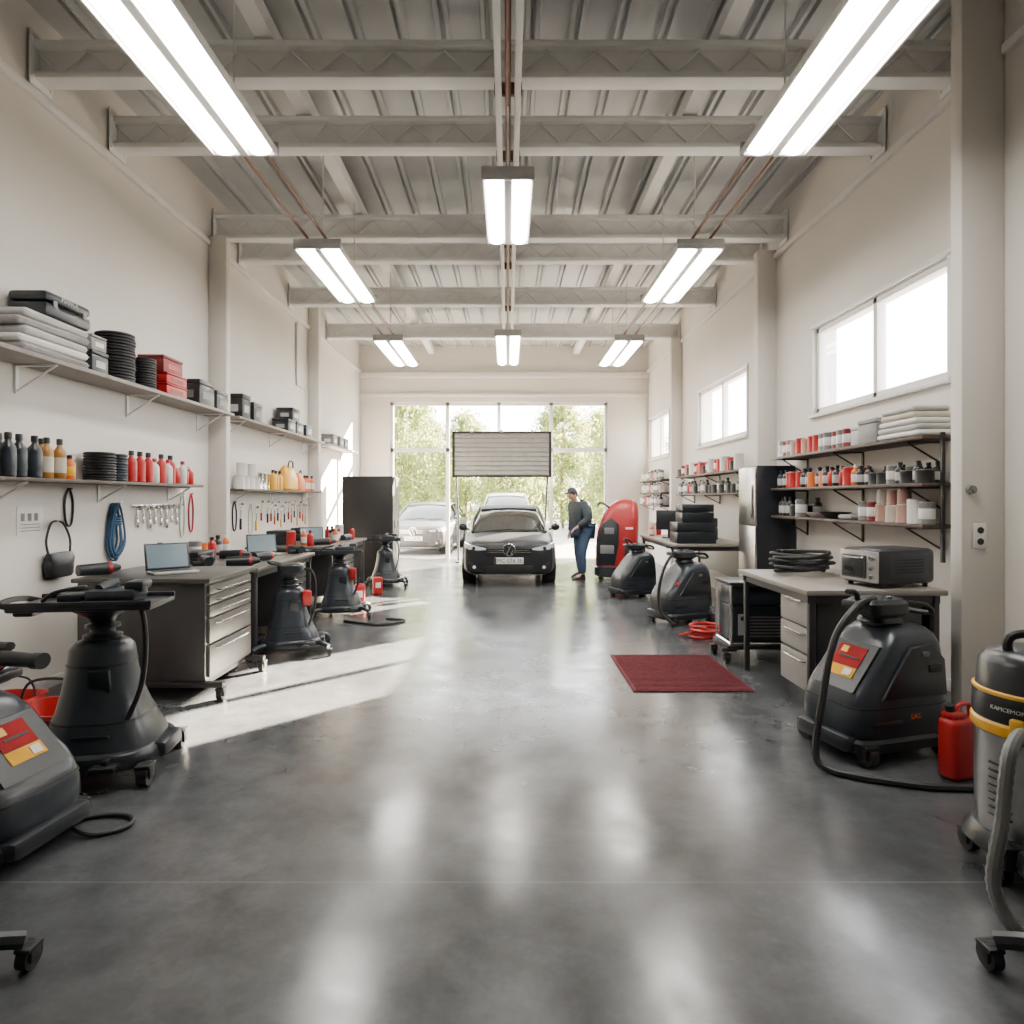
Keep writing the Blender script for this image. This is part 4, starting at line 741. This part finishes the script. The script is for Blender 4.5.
jr=dict(sp=(.22,.17),pel=(.22,.175),ch=(.235,.175),nk=.095,sL=.115,sR=.115,eL=.09,eR=.09,wL=.058,wR=.058)
v,e=body(jk,[('pel','sp'),('sp','ch'),('ch','nk'),('ch','sL'),('ch','sR'),('sL','eL'),('sR','eR'),('eL','wL'),('eR','wR')],jr)
sk(pe,'jacket',JACK,v,e,label='bulky slate-blue work jacket')
tk=['pel','hL','hR','kL','kR','aL','aR']
v,e=body(tk,[('pel','hL'),('pel','hR'),('hL','kL'),('hR','kR'),('kL','aL'),('kR','aR')],dict(pel=(.18,.15),hL=.13,hR=.13,kL=.105,kR=.105,aL=.083,aR=.083))
sk(pe,'jeans',JEAN,v,e)
for s,a in ((1,'aL'),(-1,'aR')):
    x,y,_=J[a];P(pe,'shoe',BLACK,loftz([(0.0,x+s*.005,y-.08,.05,.15,2.6),(.025,x+s*.005,y-.08,.052,.153,2.6),(.06,x,y-.06,.046,.12,2.4),(.1,x,y-.005,.044,.06,2)]))
# ================================================================ TREES
def tree(loc,h,w,seed,label,low=.08):
    r=random.Random(seed);o=T('tree',label,'tree',loc,group='trees outside')
    P(o,'trunk',BARK,tube([(0,0,0),(.1,0,h*.3),(-.05,.05,h*.6),(0,0,h*.85)],.08,7),*[tube([(0,0,h*(.3+.08*i)),(w*.3*math.cos(i*2.1),w*.3*math.sin(i*2.1),h*(.5+.08*i))],.03,5,straight=True) for i in range(5)])
    def leaves(bm):
        for c in range(int(26*h)):
            a=r.uniform(0,2*pi);zz=r.uniform(low,1);rad=w*.5*math.sin(min(1,(1.08-zz)*1.8)*pi/2)*math.sqrt(r.random())
            cc=Vector((rad*math.cos(a),rad*math.sin(a),h*zz))
            for i in range(60):
                p=cc+Vector((r.gauss(0,.22),r.gauss(0,.22),r.gauss(0,.2)));s=r.uniform(.06,.13)
                M=Euler((r.uniform(0,6),r.uniform(0,6),r.uniform(0,6))).to_matrix()
                bm.faces.new([bm.verts.new(p+M@Vector(q)*s) for q in ((-1,0,0),(0,-.5,0),(1,0,0),(0,.5,0))])
    f=P(o,'foliage',LEAF,leaves);f['kind']='stuff';return o
ta=tree((-4.6,27,0),6.6,3.4,1,'tall sunlit pale green leafy tree');tb=tree((.2,27,0),3.6,3.4,2,'low bushy yellow-green tree');tc_=tree((5.0,27,0),5.6,3.4,3,'rounded yellow-green leafy tree')
for t,x,y,rz in ((tc_,-2.2,32.5,.8),(ta,2.8,32.5,2.2),(tb,-7.2,32.5,4),(tb,7.6,32.5,1.5),(tb,-9.4,27,3),(tb,9.8,27,1.2),(ta,-5.0,38,1),(tb,.2,38,2.6),(ta,5.4,38,4),(tb,-10.5,38,2),(tc_,10.6,38,5),(ta,-7.6,43.5,3),(tc_,-2.6,43.5,1),(ta,2.8,43.5,5),(tc_,8,43.5,2)):
    dup(t,(x,y,0),rz)
# ================================================================ LIGHT
w=bpy.data.worlds.new('World');bpy.context.scene.world=w;w.use_nodes=True
nt=w.node_tree;bg=nt.nodes['Background'];bg.inputs[0].default_value=(.95,.97,1,1);bg.inputs[1].default_value=18.0
s=bpy.data.lights.new('Sun','SUN');s.energy=270;s.angle=.01;s.color=(1,.84,.64)
so=bpy.data.objects.new('Sun',s);C.objects.link(so);so.rotation_euler=Vector((-1,-1,-.567)).to_track_quat('-Z','Y').to_euler()
# ================================================================ CAMERA
cd=bpy.data.cameras.new('Camera');co=bpy.data.objects.new('Camera',cd);C.objects.link(co);co.location=(0,0,1.55);co.rotation_euler=(pi/2,0,0)
cd.sensor_width=36;cd.lens=22.5;cd.shift_y=-14/1024;cd.shift_x=4/1024;cd.clip_end=300
bpy.context.scene.camera=co
